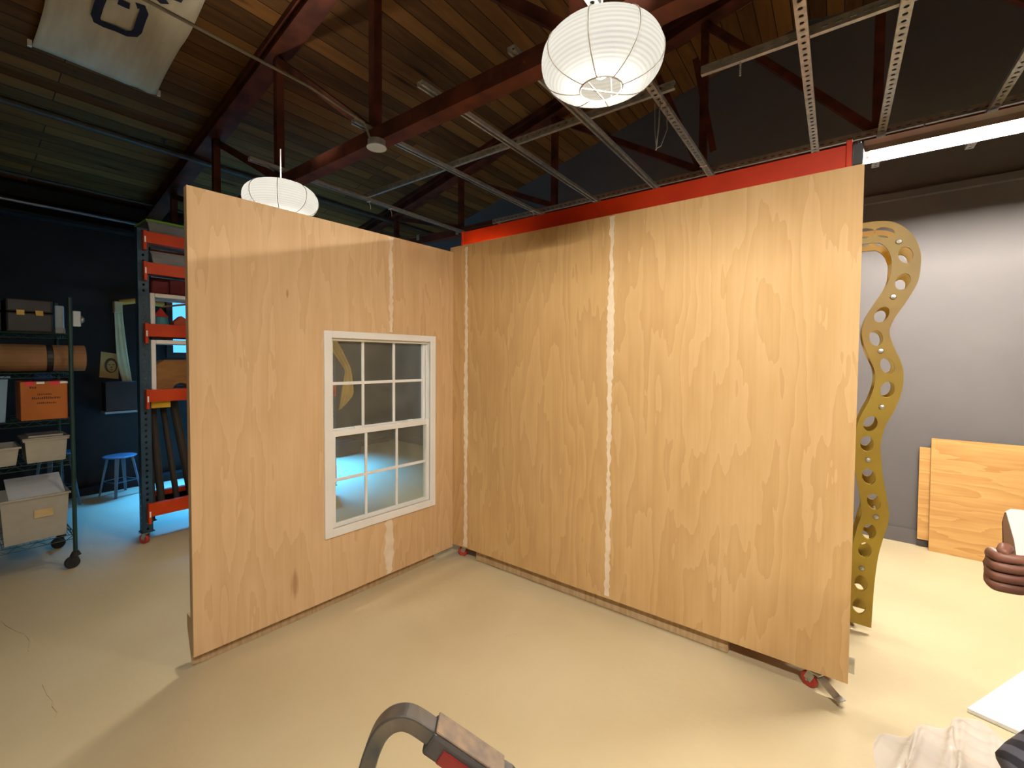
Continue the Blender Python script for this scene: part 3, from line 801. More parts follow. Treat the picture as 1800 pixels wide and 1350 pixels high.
for px, py in ((52, 84), (279, 171)):
    p = bpt(px, py); MB().box(p.x - .012, p.x + .012, p.y - .012, p.y + .012, rz_(p.x) - .05, rz_(p.x) - .004).build('tack', M_white, ban)

# ------------------------------------------------------------------ paper lanterns
def lantern_mat():
    m = bpy.data.materials.new('ringed_white_paper'); m.use_nodes = True; nt = m.node_tree; nt.nodes.clear(); N = nt.nodes.new; L = nt.links.new
    out = N('ShaderNodeOutputMaterial'); at = N('ShaderNodeAttribute'); at.attribute_name = 'arc'
    mu = N('ShaderNodeMath'); mu.operation = 'MULTIPLY'; mu.inputs[1].default_value = 2 * PI * 66
    sn = N('ShaderNodeMath'); sn.operation = 'SINE'; L(at.outputs['Fac'], mu.inputs[0]); L(mu.outputs[0], sn.inputs[0])
    r = N('ShaderNodeValToRGB'); r.color_ramp.elements[0].position = .3; r.color_ramp.elements[1].position = .75
    k = .027
    r.color_ramp.elements[0].color = (k, k * 1.0, k * .98, 1); r.color_ramp.elements[1].color = (k * .76, k * .775, k * .80, 1)
    mr = N('ShaderNodeMapRange'); mr.inputs[1].default_value = -1; L(sn.outputs[0], mr.inputs[0]); L(mr.outputs[0], r.inputs[0])
    tl = N('ShaderNodeBsdfTranslucent'); L(r.outputs[0], tl.inputs[0])
    df = N('ShaderNodeBsdfDiffuse'); df.inputs[0].default_value = (.02, .0195, .018, 1)
    ad = N('ShaderNodeAddShader'); L(tl.outputs[0], ad.inputs[0]); L(df.outputs[0], ad.inputs[1])
    L(ad.outputs[0], out.inputs[0]); return m


M_lan = lantern_mat(); M_rib = pm('lantern_rib_wire', S(176, 170, 160), S(166, 160, 150), 10, .6)
M_bulb = emit('lit_bulb', (1, .9, .72, 1), 6.0)
LR, LH = .23, .113


def lantern_profile(n=90):
    """radius, height from bottom opening to top opening"""
    out = []; a0, a1 = -PI / 2 + .30, PI / 2 - .30
    for i in range(n + 1):
        a = a0 + (a1 - a0) * i / n; c, s = math.cos(a), math.sin(a)
        out.append((LR * abs(c) ** .86, LH * math.copysign(abs(s) ** .86, s)))
    return out


def lantern(label, c, hang_z, group):
    t = thing('paper_lantern', label, 'lamp', (c.x, c.y, c.z - LH), 0, group)
    prof = lantern_profile(); m = MB(); m.keep = True; n = 64; rings = []; arc = [0.0]
    for a, b in zip(prof, prof[1:]): arc.append(arc[-1] + math.hypot(b[0] - a[0], b[1] - a[1]))
    lay = m.bm.verts.layers.float.new('arc')
    for (r, h), s in zip(prof, arc):
        ring = []
        for k in range(n):
            v = m.bm.verts.new((c.x + r * math.cos(2 * PI * k / n), c.y + r * math.sin(2 * PI * k / n), c.z + h)); v[lay] = s; ring.append(v)
        rings.append(ring)
    for a, b in zip(rings, rings[1:]):
        for k in range(n): m.bm.faces.new((a[k], a[(k + 1) % n], b[(k + 1) % n], b[k]))
    m.build('shade', M_lan, t, smooth=True)
    for k in range(8):
        a = 2 * PI * (k + .3) / 8
        MB().tube([(c.x + (r + .002) * math.cos(a), c.y + (r + .002) * math.sin(a), c.z + h) for r, h in prof[::5]], .0022, 6).build('rib', M_rib, t, smooth=True)
    r0, h0 = prof[0]
    ring = [(c.x + r0 * math.cos(2 * PI * k / 24), c.y + r0 * math.sin(2 * PI * k / 24), c.z + h0) for k in range(25)]
    m = MB().tube(ring, .003, 6); m.tube([(c.x - .02, c.y - r0 * .9, c.z + h0), (c.x - .02, c.y + r0 * .9, c.z + h0)], .003, 6); m.tube([(c.x - r0 * .7, c.y - r0 * .6, c.z + h0), (c.x + r0 * .5, c.y + r0 * .8, c.z + h0)], .003, 6)
    m.build('opening_ring', M_rib, t)
    MB().ball((c.x, c.y, c.z - .035), .032, seg=14).build('bulb', M_bulb, t, smooth=True)
    MB().cyl((c.x, c.y, c.z - .023), (c.x, c.y, c.z + .07), .02, 12).build('socket', M_white, t)
    MB().tube([(c.x, c.y, c.z + .07), (c.x, c.y, hang_z)], .004, 8).build('cord', M_white, t)
    li = bpy.data.lights.new('lantern_light', 'POINT'); li.energy = LANTERN_W; li.color = LANTERN_COL; li.shadow_soft_size = .06
    lo = bpy.data.objects.new('lantern_light', li); COL.objects.link(lo); lo.parent = t; lo.matrix_parent_inverse = Matrix.Identity(4); lo.location = (0, 0, LH - .035)
    return t


grp = 'ringed white paper lanterns'
L1 = CP + (RX * ((1057 - CX) / CF) + UX * ((CY - 107) / CF) + FX) * (2 * LR * CF / 209)
L2 = CP + (RX * ((494 - CX) / CF) + UX * ((CY - 352) / CF) + FX) * (2 * LR * CF / 121)
lantern('larger looking white paper lantern hanging at the top of the photo', L1, 3.125, grp)
lantern('smaller looking white paper lantern half hidden by the top of the window partition', L2, 3.028, grp)
# ------------------------------------------------------------------ fluorescent fixture
TX0, TX1, TY, TZ = 2.602, 3.83, 1.22, 3.022
fx = thing('fluorescent_light', 'bright fluorescent tube light in a white reflector at the right edge', 'lamp', ((TX0 + TX1) / 2, TY, TZ - .03))
m = MB(); m.box(TX0, TX1, TY - .03, TY + .03, TZ + .045, TZ + .085)
th = .003
for sd in (-1, 1):
    m.prism([(sd * .028, .046), (sd * .11, -.022), (sd * .11, -.022 + th * 1.5), (sd * .028, .046 + th * 1.5)], (TX1 - TX0, 0, 0), (TX0, TY, TZ), (0, 1, 0), (0, 0, 1))
m.build('reflector', pm('white_enamel', S(232, 226, 220), S(226, 220, 214), 4, .4), fx)
MB().cyl((TX0 + .03, TY, TZ), (TX1 - .03, TY, TZ), .017, 14).build('tube', emit('fluorescent_tube', (1.0, .93, .83, 1), TUBE_RADIANCE), fx)
for x in (TX0 + .012, TX1 - .03): MB().box(x, x + .018, TY - .02, TY + .02, TZ - .022, TZ + .0445).build('lamp_holder', M_white, fx)
MB().box(TX0 - .014, TX0 - .0005, TY - .05, TY + .05, TZ - .03, TZ + .08).build('end_cap', M_dark, fx)
for x in (2.9, 3.5): MB().tube([(x, TY, TZ + .085), (x, TY + .02, 3.12), (x, TY + .04, zx - .0215)], .004, 6).build('hanger', M_steel, fx)
dup(fx, (3.3, -2.95, TZ + .10), 'unseen fluorescent tube light added behind the camera as main fill')  # added unseen copy that supplies the main light from the camera side
tag(MB().box(3.30, 3.345, TY - .13, TY - .112, TZ - .085, TZ - .0285).build('hanging_clip', pm('yellow_plastic', S(214, 190, 96), S(200, 176, 84), 6, .5)), 'small yellowish clip under the fluorescent reflector', 'clip')
tag(MB().box(2.532, 2.570, .13, .20, 2.60, 2.695).cyl((2.551, .165, 2.695), (2.551, .165, 2.715), .012).build('power_box', M_dark), 'small black box at the right end of the red beam', 'box')

# ------------------------------------------------------------------ plywood sheets against the far wall, board and plastic on the floor
M_gold = ply_mat('golden_plywood', S(172, 124, 68), S(196, 152, 92), S(218, 180, 122), 6.2, 'x', .0)
def leaning(label, x0, x1, z0, z1, off0, off1, th=.018):
    y0, y1 = fy(x0), fy(x1); m = MB()
    pts = [(x0, y0 - off0, z0), (x1, y1 - off0, z0), (x1, y1 - off1, z1), (x0, y0 - off1, z1)]
    a = [m.bm.verts.new(p) for p in pts]; b = [m.bm.verts.new((p[0], p[1] - th, p[2] + .002)) for p in pts]
    m.bm.faces.new(a); m.bm.faces.new(b[::-1])
    for i in range(4): m.bm.faces.new((a[i], a[(i + 1) % 4], b[(i + 1) % 4], b[i]))
    return tag(m.build('plywood_sheet', M_gold), label, 'plywood')
leaning('rear golden plywood sheet standing out at left, raised off the floor by the far wall', 3.095, 5.4, .075, .885, .06, .028)
leaning('front golden plywood sheet leaning on the far grey wall, feet on the floor', 3.165, 5.5, .0, .975, .10, .05)
tip = on('z', .02, 1700, 1244); e1 = on('z', .02, 1796, 1180); e2 = on('z', .02, 1782, 1281)
d1 = (e1 - tip).normalized(); d2 = (e2 - tip).normalized()
poly = [tip, tip + d1 * 1.05, tip + d1 * 1.05 + d2 * .8, tip + d2 * .8]
tag(MB().prism([(p.x, p.y) for p in poly], (0, 0, .02), (0, 0, .0), (1, 0, 0), (0, 1, 0)).build('foam_board', M_white, bevel=.002), 'flat white board lying on the floor at the lower right', 'board')
# crumpled clear plastic
def plastic():
    m = MB(); c = on('z', 0, 1650, 1345); NX, NY = 60, 46; vg = []
    ux = Vector((.794, .608, 0)); uy = Vector((-.607, .794, 0))
    rnd = random.Random(5)
    edge = lambda px, py: on('z', 0, px, py)
    A, B_, C_, D_ = edge(1538, 1302), edge(1716, 1262), edge(1820, 1345), edge(1550, 1420)
    for i in range(NX + 1):
        row = []
        for j in range(NY + 1):
            s, t = i / NX, j / NY
            p = A.lerp(B_, s).lerp(D_.lerp(C_, s), t)
            k = s * 3.2 + t * .9
            h = .020 * (1 - abs(math.sin(k * 2.6 + .5 * math.sin(t * 5)))) ** 2 + .012 * (1 - abs(math.sin(k * 5.1 + 1.3 + t * 2))) ** 2 + .004 * abs(math.sin(s * 19 - t * 9))
            edgef = min(1, 6 * min(s, 1 - s, t, 1 - t) + .12)
            wob = .018 * math.sin(s * 17 + t * 5)
            row.append(m.bm.verts.new((p.x + uy.x * wob, p.y + uy.y * wob, .004 + h * edgef)))
        vg.append(row)
    for i in range(NX):
        for j in range(NY): m.bm.faces.new((vg[i][j], vg[i + 1][j], vg[i + 1][j + 1], vg[i][j + 1]))
    o = m.build('plastic_sheet', clear_mat('crumpled_clear_plastic', (.98, .96, .95, 1), .5, .22, 1.5, (.93, .88, .84, 1)), smooth=True)
    return tag(o, 'crumpled clear plastic sheet on the floor at the lower right corner', 'plastic')
plastic()

# ------------------------------------------------------------------ things on the left rack
def bin_box(label, cat_, c, sx, sy, sz, mat, lid=None, group=None, contents=None, name='storage_bin', taper=.9, tilt=None):
    """open moulded bin: tapered walls with a rolled rim; c = centre of the bottom"""
    t = thing(name, label, cat_, c, 0, group); x, y, z = c; m = MB(); th = .004
    def ring(f, zz, ins): return [m.bm.verts.new((x + a * (sx / 2 * f - ins), y + b * (sy / 2 * f - ins), zz)) for a, b in ((-1, -1), (1, -1), (1, 1), (-1, 1))]
    o0, o1 = ring(taper, z, 0), ring(1, z + sz, 0); i0, i1 = ring(taper, z + th, th), ring(1, z + sz, th)
    for a, b in ((o0, o1), (i1, i0), (o1, i1)):
        for k in range(4): m.bm.faces.new((a[k], a[(k + 1) % 4], b[(k + 1) % 4], b[k]))
    m.bm.faces.new(o0[::-1]); m.bm.faces.new(i0)
    m.build('body', mat, t)
    m = MB(); e = .010
    for q in ((-sx / 2 - e, sx / 2 + e, -sy / 2 - e, -sy / 2 + .002), (-sx / 2 - e, sx / 2 + e, sy / 2 - .002, sy / 2 + e), (-sx / 2 - e, -sx / 2 + .002, -sy / 2, sy / 2), (sx / 2 - .002, sx / 2 + e, -sy / 2, sy / 2)):
        m.box(x + q[0], x + q[1], y + q[2], y + q[3], z + sz - .014, z + sz)
    m.build('rim', mat, t)
    if lid:
        m = MB().box(x - sx / 2 - .014, x + sx / 2 + .014, y - sy / 2 - .014, y + sy / 2 + .014, z + sz + .0005, z + sz + .012)
        m.box(x - sx / 2 + .02, x + sx / 2 - .02, y - sy / 2 + .02, y + sy / 2 - .02, z + sz + .012, z + sz + .026); m.build('lid', lid, t, bevel=.004)
    for (cx, cy, cz, rr, mt) in contents or ():
        MB().ball((x + cx, y + cy, z + cz), rr, 1, 1.2, .8, 10).build('contents', mt, t)
    return t


M_milky = clear_mat('milky_plastic', (.86, .86, .82, 1), .45, .2, 1.45, (.62, .58, .5, 1))
M_clear = clear_mat('clear_dark_plastic', (.8, .82, .82, 1), .6, .12, 1.45, (.35, .36, .36, 1))
M_lime = pm('lime_green_plastic', S(126, 190, 40), S(112, 176, 34), 4, .45)
M_dred = pm('dark_red_cloth', S(110, 26, 28), S(86, 18, 22), 6, .8)
M_teal = pm('teal_paint', S(70, 140, 150), S(60, 124, 136), 5, .6)
M_rust2 = pm('orange_brown_paint', S(190, 82, 36), S(170, 68, 30), 5, .6)
M_tan = pm('dark_tan_wood', S(150, 104, 46), S(128, 84, 34), 5, .7, stretch=(4, 1, 4))
bin_box('clear bin with a lime green lid on top of the orange-beamed rack', 'bin', (-2.44, -1.15, 2.665), .32, .58, .155, M_clear, M_lime)
bin_box('dark clear bin between the two uppermost orange beams', 'bin', (-2.44, -1.14, 2.403), .32, .56, .16, M_clear, None, contents=[(.05, -.1, .05, .05, M_dark), (-.02, .1, .06, .06, M_dark)])
m = MB().box(-2.59, -2.27, -1.42, -1.29, 2.2, 2.31).box(-2.60, -2.28, -1.285, -.9, 2.2, 2.335); tag(m.build('folded_cloth', M_dred, bevel=.015), 'dark red folded cloth on top of the upper white case', 'cloth')
def display_case(label, z0, z1, items):
    y0, y1, x0, x1 = -1.434, -.80, -2.60, -2.262
    t = thing('display_case', label, 'case', ((x0 + x1) / 2, (y0 + y1) / 2, z0), 0, 'white framed cases on the rack')
    m = MB(); f = .035
    for xa, xb in ((x1 - .03, x1), (x0, x0 + .03)):
        m.box(xa, xb, y0, y0 + f, z0, z1); m.box(xa, xb, y1 - f, y1, z0, z1); m.box(xa, xb, y0 + f, y1 - f, z0, z0 + f); m.box(xa, xb, y0 + f, y1 - f, z1 - f, z1)
    m.box(x0 + .03, x1 - .03, y0, y0 + .012, z0, z1); m.box(x0 + .03, x1 - .03, y1 - .012, y1, z0, z1); m.box(x0 + .03, x1 - .03, y0 + .012, y1 - .012, z0, z0 + .02); m.box(x0 + .03, x1 - .03, y0 + .012, y1 - .012, z1 - .02, z1)
    m.build('case_frame', M_white, t, bevel=.006)
    return t
display_case('white framed case with toy house pieces, just above the third orange beam', 1.8775, 2.198, 0)
display_case('white framed case holding a tan arched block, just above the fourth orange beam', 1.308, 1.79, 0)
zc = 1.898
tag(MB().lathe([(.055, 0), (.058, .05), (.05, .10), (0, .10)], (-2.36, -1.335, zc), 18).build('toy_block', M_teal), 'teal round toy block in the upper white case', 'toy')
tag(MB().lathe([(.06, 0), (.0, .085)], (-2.36, -1.335, zc + .1003), 18).build('toy_roof', pm('red_paint', S(200, 60, 44), S(180, 50, 38), 5, .6)), 'red cone resting on the teal toy block', 'toy')
tag(MB().prism([(-.06, 0), (.07, 0), (.07, .07), (.0, .12), (-.06, .06)], (.09, 0, 0), (-2.40, -1.19, zc), (0, 1, 0), (0, 0, 1)).build('toy_house', M_rust2, bevel=.004), 'orange-brown gabled toy block right of the teal one', 'toy')
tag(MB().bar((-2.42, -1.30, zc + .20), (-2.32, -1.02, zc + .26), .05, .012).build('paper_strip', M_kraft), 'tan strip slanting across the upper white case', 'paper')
m = MB(); pl = [(-.21, 0), (-.09, 0)] + [(-.02 + .07 * math.cos(PI - PI * k / 10), .07 * math.sin(PI * k / 10)) for k in range(11)] + [(.25, 0), (.25, .24), (.19, .285), (-.15, .285), (-.21, .24)]
m.prism(pl, (.16, 0, 0), (-2.50, -1.17, 1.3285), (0, 1, 0), (0, 0, 1))
tag(m.build('arched_block', M_tan, bevel=.008), 'tan wooden block with an arched notch in the lower white case', 'block')
for i, (yb, yt, r, lb) in enumerate(((-1.40, -1.42, .022, 'leftmost'), (-1.34, -1.37, .03, 'second from the left'), (-1.22, -1.30, .024, 'third from the left'), (-1.10, -1.22, .035, 'fourth from the left'), (-.98, -1.08, .025, 'fifth from the left'))):
    tag(MB().cyl((-2.42, yb, .316), (-2.54 + .02 * i, yt, 1.245), r, 14).build('dark_pole', pm('dark_wood_pole', S(52, 42, 32), S(40, 32, 26), 6, .7, stretch=(6, 6, .5))), 'dark pole leaning in the lowest bay of the rack, %s' % lb, 'pole', 'poles in the lowest rack bay')
MB_ = MB().box(RXB + .001, RXF - .001, RY0 + .08, RY1 - .08, .297, .314).build('deck_board', M_lumber, rack)
m = MB().box(-2.275, -2.262, -1.44, -1.30, 1.19, 1.248).box(-2.40, -2.275, -1.42, -1.40, 1.20, 1.248)
tag(m.build('yellow_clamp', pm('yellow_paint', S(226, 180, 20), S(206, 160, 16), 5, .5)), 'yellow clamp under the fourth orange beam of the rack', 'clamp')
# yellow cloth hung at the far end of the rack, seen through the sash window
def cloth_strip(pts, wds, off, mat, name, label, cat_, nrm=(1, -.6, 0)):
    m = MB(); n = Vector(nrm).normalized(); rows = []
    P = smooth_path([tuple(p) for p in pts], 6); W = smooth_path([(w_, 0) for w_ in wds], 6)
    for i, p in enumerate(P):
        t = (P[min(i + 1, len(P) - 1)] - P[max(i - 1, 0)]).normalized(); s = t.cross(n).normalized(); row = []
        for k in range(9):
            f = k / 8 - .5; row.append(m.bm.verts.new(p + s * f * W[i].x + n * off * math.sin(f * 14 + i * .15)))
        rows.append(row)
    for a, b in zip(rows, rows[1:]):
        for k in range(8): m.bm.faces.new((a[k], a[k + 1], b[k + 1], b[k]))
    o = m.build(name, mat, smooth=True); sd = o.modifiers.new('thickness', 'SOLIDIFY'); sd.thickness = .003
    return tag(o, label, cat_)
M_ycl = pm('mustard_canvas', S(196, 160, 74), S(172, 136, 56), 6, .85, 0, .2)
PX = -2.15
q = lambda px, py: on('x', PX, px, py)
def loft_cloth(left, right, mat, name, label, cat_, n=14, amp=.018):
    m = MB(); A = smooth_path([tuple(p) for p in left], 5); B = smooth_path([tuple(p) for p in right], 5); rows = []
    for i, (a, b) in enumerate(zip(A, B)):
        rows.append([m.bm.verts.new(a.lerp(b, k / n) + Vector((amp * math.sin(k / n * 15 + i * .08) * min(1, i / 6), 0, 0))) for k in range(n + 1)])
    for a, b in zip(rows, rows[1:]):
        for k in range(n): m.bm.faces.new((a[k], a[k + 1], b[k + 1], b[k]))
    o = m.build(name, mat, smooth=True); sd = o.modifiers.new('thickness', 'SOLIDIFY'); sd.thickness = .004
    return tag(o, label, cat_)
loft_cloth([q(566, 590), q(580, 612), q(594, 634), q(604, 650), q(603, 664), q(599, 688), q(595, 722)], [q(584, 586), q(598, 610), q(609, 632), q(616, 648), q(620, 668), q(622, 694), q(606, 712)], M_ycl, 'yellow_drape', 'mustard cloth hanging on the blue rack post, seen through the sash window', 'cloth')
tag(MB().box(-4.45, -4.0, 1.45, 1.92, .002, .22).box(-4.40, -4.05, 1.5, 1.87, .22, .235).build('black_crate', M_dark, bevel=.01), 'low black crate on the floor, seen through the sash window', 'crate')

# ------------------------------------------------------------------ green wire shelving at the left edge
wr = thing('wire_shelving', 'dark green wire shelving unit on casters at the left edge', 'shelving', (-2.47, -2.58, 0))
WX0, WX1, WY0, WY1 = -2.76, -2.18, -3.18, -1.955
for x in (WX0, WX1):
    for y in (WY0, WY1):
        m = MB().cyl((x, y, .125), (x, y, 2.09), .0135, 12)
        m.build('post', M_green, wr, smooth=False)
        m = MB().cyl((x, y, .095), (x, y, .125), .034, 14, .02)
        m.bar((x - .022, y, .09), (x - .022, y - .02, .045), .035, .004, up=(1, 0, 0)); m.bar((x + .022, y, .09), (x + .022, y - .02, .045), .035, .004, up=(1, 0, 0)); m.cyl((x - .022, y, .09), (x + .022, y, .09), .012, 8)
        cs = m.build('caster', M_tyre, wr)
        MB().tube([(x - .017, y - .02, .045), (x - .012, y - .02, .045), (x + .012, y - .02, .045), (x + .017, y - .02, .045)], [.04, .045, .045, .04], 20).build('wheel', M_tyre, cs)
SHZ = (.262, .842, 1.16, 1.515, 1.81)
for z in SHZ:
    m = MB(); r = .003
    for dz in (0, -.035):
        for y in (WY0, WY1): m.tube([(WX0, y, z + dz), (WX1, y, z + dz)], r, 5)
        for x in (WX0, WX1): m.tube([(x, WY0, z + dz), (x, WY1, z + dz)], r, 5)
    for x in (WX0, WX1):
        n = 24
        m.tube([(x, WY0 + (WY1 - WY0) * k / n, z - (.035 if k % 2 else 0)) for k in range(n + 1)], .0022, 5)
    for y in (WY0, WY1):
        m.tube([(WX0 + (WX1 - WX0) * k / 12, y, z - (.035 if k % 2 else 0)) for k in range(13)], .0022, 5)
    for k in range(1, 36): m.tube([(WX0, WY0 + (WY1 - WY0) * k / 36, z + .003), (WX1, WY0 + (WY1 - WY0) * k / 36, z + .003)], .0016, 4)
    for k in (1, 2, 3): m.tube([(WX0 + (WX1 - WX0) * k / 4, WY0, z - .002), (WX0 + (WX1 - WX0) * k / 4, WY1, z - .002)], .0025, 4)
    m.build('wire_shelf', M_green, wr)
zs = lambda k: SHZ[k] + .006
# top shelf: black cases
def hard_case(label, y0, y1, z0, z1, x0=-2.62, x1=-2.23):
    t = thing('hard_case', label, 'case', ((x0 + x1) / 2, (y0 + y1) / 2, z0), 0, 'black cases on the top wire shelf')
    zm = z0 + (z1 - z0) * .6
    MB().box(x0, x1, y0, y1, z0, zm - .002).build('body', M_dark, t, bevel=.012)
    MB().box(x0, x1, y0, y1, zm + .002, z1).build('lid', M_dark, t, bevel=.012)
    for f in (.3, .7):
        y = y0 + (y1 - y0) * f; MB().box(x1 + .0002, x1 + .008, y - .02, y + .02, zm - .022, zm + .014).build('latch', pm('brass_latch', S(170, 140, 70), S(150, 120, 56), 8, .4, .6), t)
    return t
hard_case('black hard case on the top wire shelf next to its right post', -2.28, -2.04, zs(4), 2.06)
hard_case('black hard case on the top wire shelf at the very left edge', -2.9, -2.30, zs(4), 2.055)
t = thing('clear_organizer', 'clear box with a painted blue sheen at the right post of the wire shelving', 'box', (-2.45, -1.995, zs(4)))
MB().box(-2.62, -2.26, -2.026, -1.975, zs(4), 2.03).build('body', clear_mat('blue_sheen_clear_plastic', (.7, .85, .95, 1), .4, .1, 1.5, (.5, .65, .75, 1)), t, bevel=.008)  # blue sheen on the clear plastic is put into its tint
MB().box(-2.262, -2.225, -2.03, -1.974, zs(4) + .0, zs(4) + .04).build('handle', M_clear, t)
t = thing('clamp_light', 'small pale knob box clipped on the front post of the wire shelving', 'clip', (-2.18, -1.92, 1.86))
MB().box(-2.20, -2.165, -1.94, -1.895, 1.87, 1.99).build('body', pm('pale_plastic', S(190, 206, 214), S(176, 192, 200), 5, .4), t, bevel=.006)
MB().lathe([(.03, 0), (.026, .012), (.012, .022), (0, .024)], (-2.18, -1.8948, 1.925), 14, 'y').build('knob', M_zinc, t)
# kraft roll
t = thing('kraft_roll', 'long brown paper-wrapped roll lying across the wire shelving', 'roll', (-2.36, -2.5, zs(3)))
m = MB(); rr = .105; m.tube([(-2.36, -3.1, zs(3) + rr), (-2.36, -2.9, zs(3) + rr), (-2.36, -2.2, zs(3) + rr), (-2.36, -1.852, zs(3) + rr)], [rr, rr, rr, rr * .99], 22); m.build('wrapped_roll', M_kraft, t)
MB().lathe([(rr + .001, -.018), (rr + .004, -.016), (rr + .004, .016), (rr + .001, .018)], (-2.36, -2.055, zs(3) + rr), 24, 'y').build('black_strap', M_dark, t)
# orange box
t = thing('cardboard_box', 'orange-brown cardboard box with red and white tape on the wire shelf', 'box', (-2.36, -2.1, zs(2)))
bz = zs(2); MB().box(-2.5, -2.20, -2.222, -1.975, bz, bz + .285).build('carton', M_orange_card, t, bevel=.003)
for y in (-2.165, -2.03): MB().box(-2.40, -2.1985, y - .035, y + .035, bz + .2852, bz + .287).box(-2.1998, -2.1985, y - .035, y + .01, bz + .255, bz + .287).build('red_tape', pm('red_tape', S(220, 50, 60), S(204, 44, 54), 6, .5), t)
for y in (-2.12, -1.995): MB().box(-2.1998, -2.1987, y - .02, y + .022, bz + .268, bz + .2848).build('white_tape', M_white, t)
M_ink = pm('dark_brown_ink', S(92, 50, 20), S(80, 42, 16), 8, .8); m = MB()
rnd = random.Random(3)
for z, y0, y1, h in ((.185, -2.135, -2.06, .014), (.155, -2.165, -2.02, .018), (.120, -2.14, -2.04, .012), (.235, -2.175, -2.145, .016)):
    y = y0
    while y < y1:
        wd = rnd.uniform(.004, .009); m.box(-2.1999, -2.1990, y, y + wd, bz + z, bz + z + h * rnd.uniform(.6, 1)); y += wd + .003
m.build('printed_text', M_ink, t)
tag(MB().lathe([(0, 0), (.05, 0), (.06, .02), (.045, .05), (0, .06)], (-2.30, -2.10, bz + .2872), 18).box(-2.285, -2.275, -2.06, -2.03, bz + .31, bz + .318).build('blue_tin', pm('glossy_blue', S(30, 60, 110), S(24, 50, 96), 5, .2)), 'shiny dark blue round thing on the orange cardboard box', 'tin')
bin_box('bluish clear bin left of the orange cardboard box', 'bin', (-2.40, -2.46, zs(2)), .42, .36, .33, clear_mat('blue_tinted_plastic', (.5, .7, .9, 1), .4, .12, 1.45, (.25, .42, .6, 1)), None, contents=[(.1, .0, .1, .08, M_white)])
# small bins
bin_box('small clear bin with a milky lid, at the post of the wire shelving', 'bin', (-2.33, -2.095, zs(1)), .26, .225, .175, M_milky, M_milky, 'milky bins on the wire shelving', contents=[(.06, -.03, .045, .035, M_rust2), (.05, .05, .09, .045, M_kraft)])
bin_box('open shallow milky bin left of the lidded small bin', 'bin', (-2.36, -2.40, zs(1)), .32, .33, .135, M_milky, None, 'milky bins on the wire shelving', contents=[(.0, .02, .07, .08, M_dark), (.05, -.1, .08, .07, M_dark)])
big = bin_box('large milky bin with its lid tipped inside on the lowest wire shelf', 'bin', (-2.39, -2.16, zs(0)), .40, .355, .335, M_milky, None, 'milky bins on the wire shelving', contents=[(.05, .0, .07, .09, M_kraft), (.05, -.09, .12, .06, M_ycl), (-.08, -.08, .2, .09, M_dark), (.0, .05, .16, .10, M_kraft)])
MB().bar((-2.50, -2.145, .70), (-2.25, -2.14, .575), .30, .012, up=(0, 0, 1)).build('tipped_lid', clear_mat('white_plastic_lid', (.9, .9, .92, 1), .25, .2, 1.45, (.72, .72, .74, 1)), big, bevel=.004)
MB().box(-2.194, -2.1915, -2.17, -2.07, .44, .50).build('bin_label', pm('paper_label', S(206, 180, 130), S(190, 164, 116), 9, .7), big)

# ------------------------------------------------------------------ metal stools by the left wall
M_stool = pm('blue_grey_stool_paint', S(110, 128, 146), S(96, 114, 132), 5, .4, .3)
def stool(label, c, h, group):
    t = thing('metal_stool', label, 'stool', c, math.radians(20), group); x, y, z = c
    m = MB().lathe([(0, h - .018), (.150, h - .018), (.158, h - .012), (.158, h - .004), (.150, h), (.02, h - .004), (0, h - .004)], c, 28)
    m.build('seat', M_stool, t, smooth=False)
    legs = []
    for k in range(4):
        a = PI / 4 + k * PI / 2 + math.radians(20)
        p = Vector((x + .115 * math.cos(a), y + .115 * math.sin(a), h - .018)); qf = Vector((x + .195 * math.cos(a), y + .195 * math.sin(a), .0))
        MB().bar(p, qf, .040, .018, up=(math.cos(a), math.sin(a), 0), w2=.024, h2=.014).build('leg', M_stool, t); legs.append((p, qf))
    for k in range(4):
        a, b = legs[k], legs[(k + 1) % 4]; f = .62
        MB().tube([a[0].lerp(a[1], f), b[0].lerp(b[1], f)], .005, 6).build('stretcher', M_stool, t)
    return t
stool('blue-grey metal stool standing free between the wire shelving and the rack', (-4.24, -1.25, 0), .47, 'metal stools along the black wall')
stool('blue-grey metal stool half hidden behind the wire shelving post', (-4.20, -1.80, 0), .60, 'metal stools along the black wall')

# ------------------------------------------------------------------ things on the black left wall
t = thing('wall_hook', 'pale bracket holding yellow tubing high on the black wall', 'hook', (-4.5, -1.15, 2.18))
MB().box(XL, XL + .10, -1.21, -1.13, 2.18, 2.32).build('bracket', pm('pale_khaki', S(196, 180, 140), S(180, 164, 124), 5, .7), t, bevel=.01)
MB().tube([(XL + .06, -1.15, 2.31), (XL + .07, -1.0, 2.345), (XL + .07, -.7, 2.33)], .035, 10).build('tube', M_ycl, t)
w0 = on('x', XL + .03, 211, 552); w1 = on('x', XL + .03, 224, 655); w2 = on('x', XL + .03, 236, 715)
cloth_strip([on('x', XL + .05, 208, 548), on('x', XL + .05, 212, 600), on('x', XL + .05, 217, 640), on('x', XL + .05, 227, 685), on('x', XL + .05, 236, 722)], (.08, .10, .11, .08, .03), .006, pm('pale_webbing', S(206, 200, 160), S(188, 182, 144), 6, .8), 'webbing_strip', 'long pale strip hanging from the bracket on the black wall', 'strap', (1, 0, 0))
t = thing('poster', 'brownish paper poster with a drawn face on the black wall', 'poster', (XL + .006, -1.25, 1.37))
MB().prism([(-1.345, 1.385), (-1.165, 1.36), (-1.160, 1.67), (-1.325, 1.70)], (.003, 0, 0), (XL + .003, 0, 0), (0, 1, 0), (0, 0, 1)).build('paper', pm('tan_poster_paper', S(190, 166, 110), S(172, 148, 92), 6, .9), t)
M_char = pm('charcoal_drawing', S(88, 76, 52), S(76, 64, 44), 9, .9)
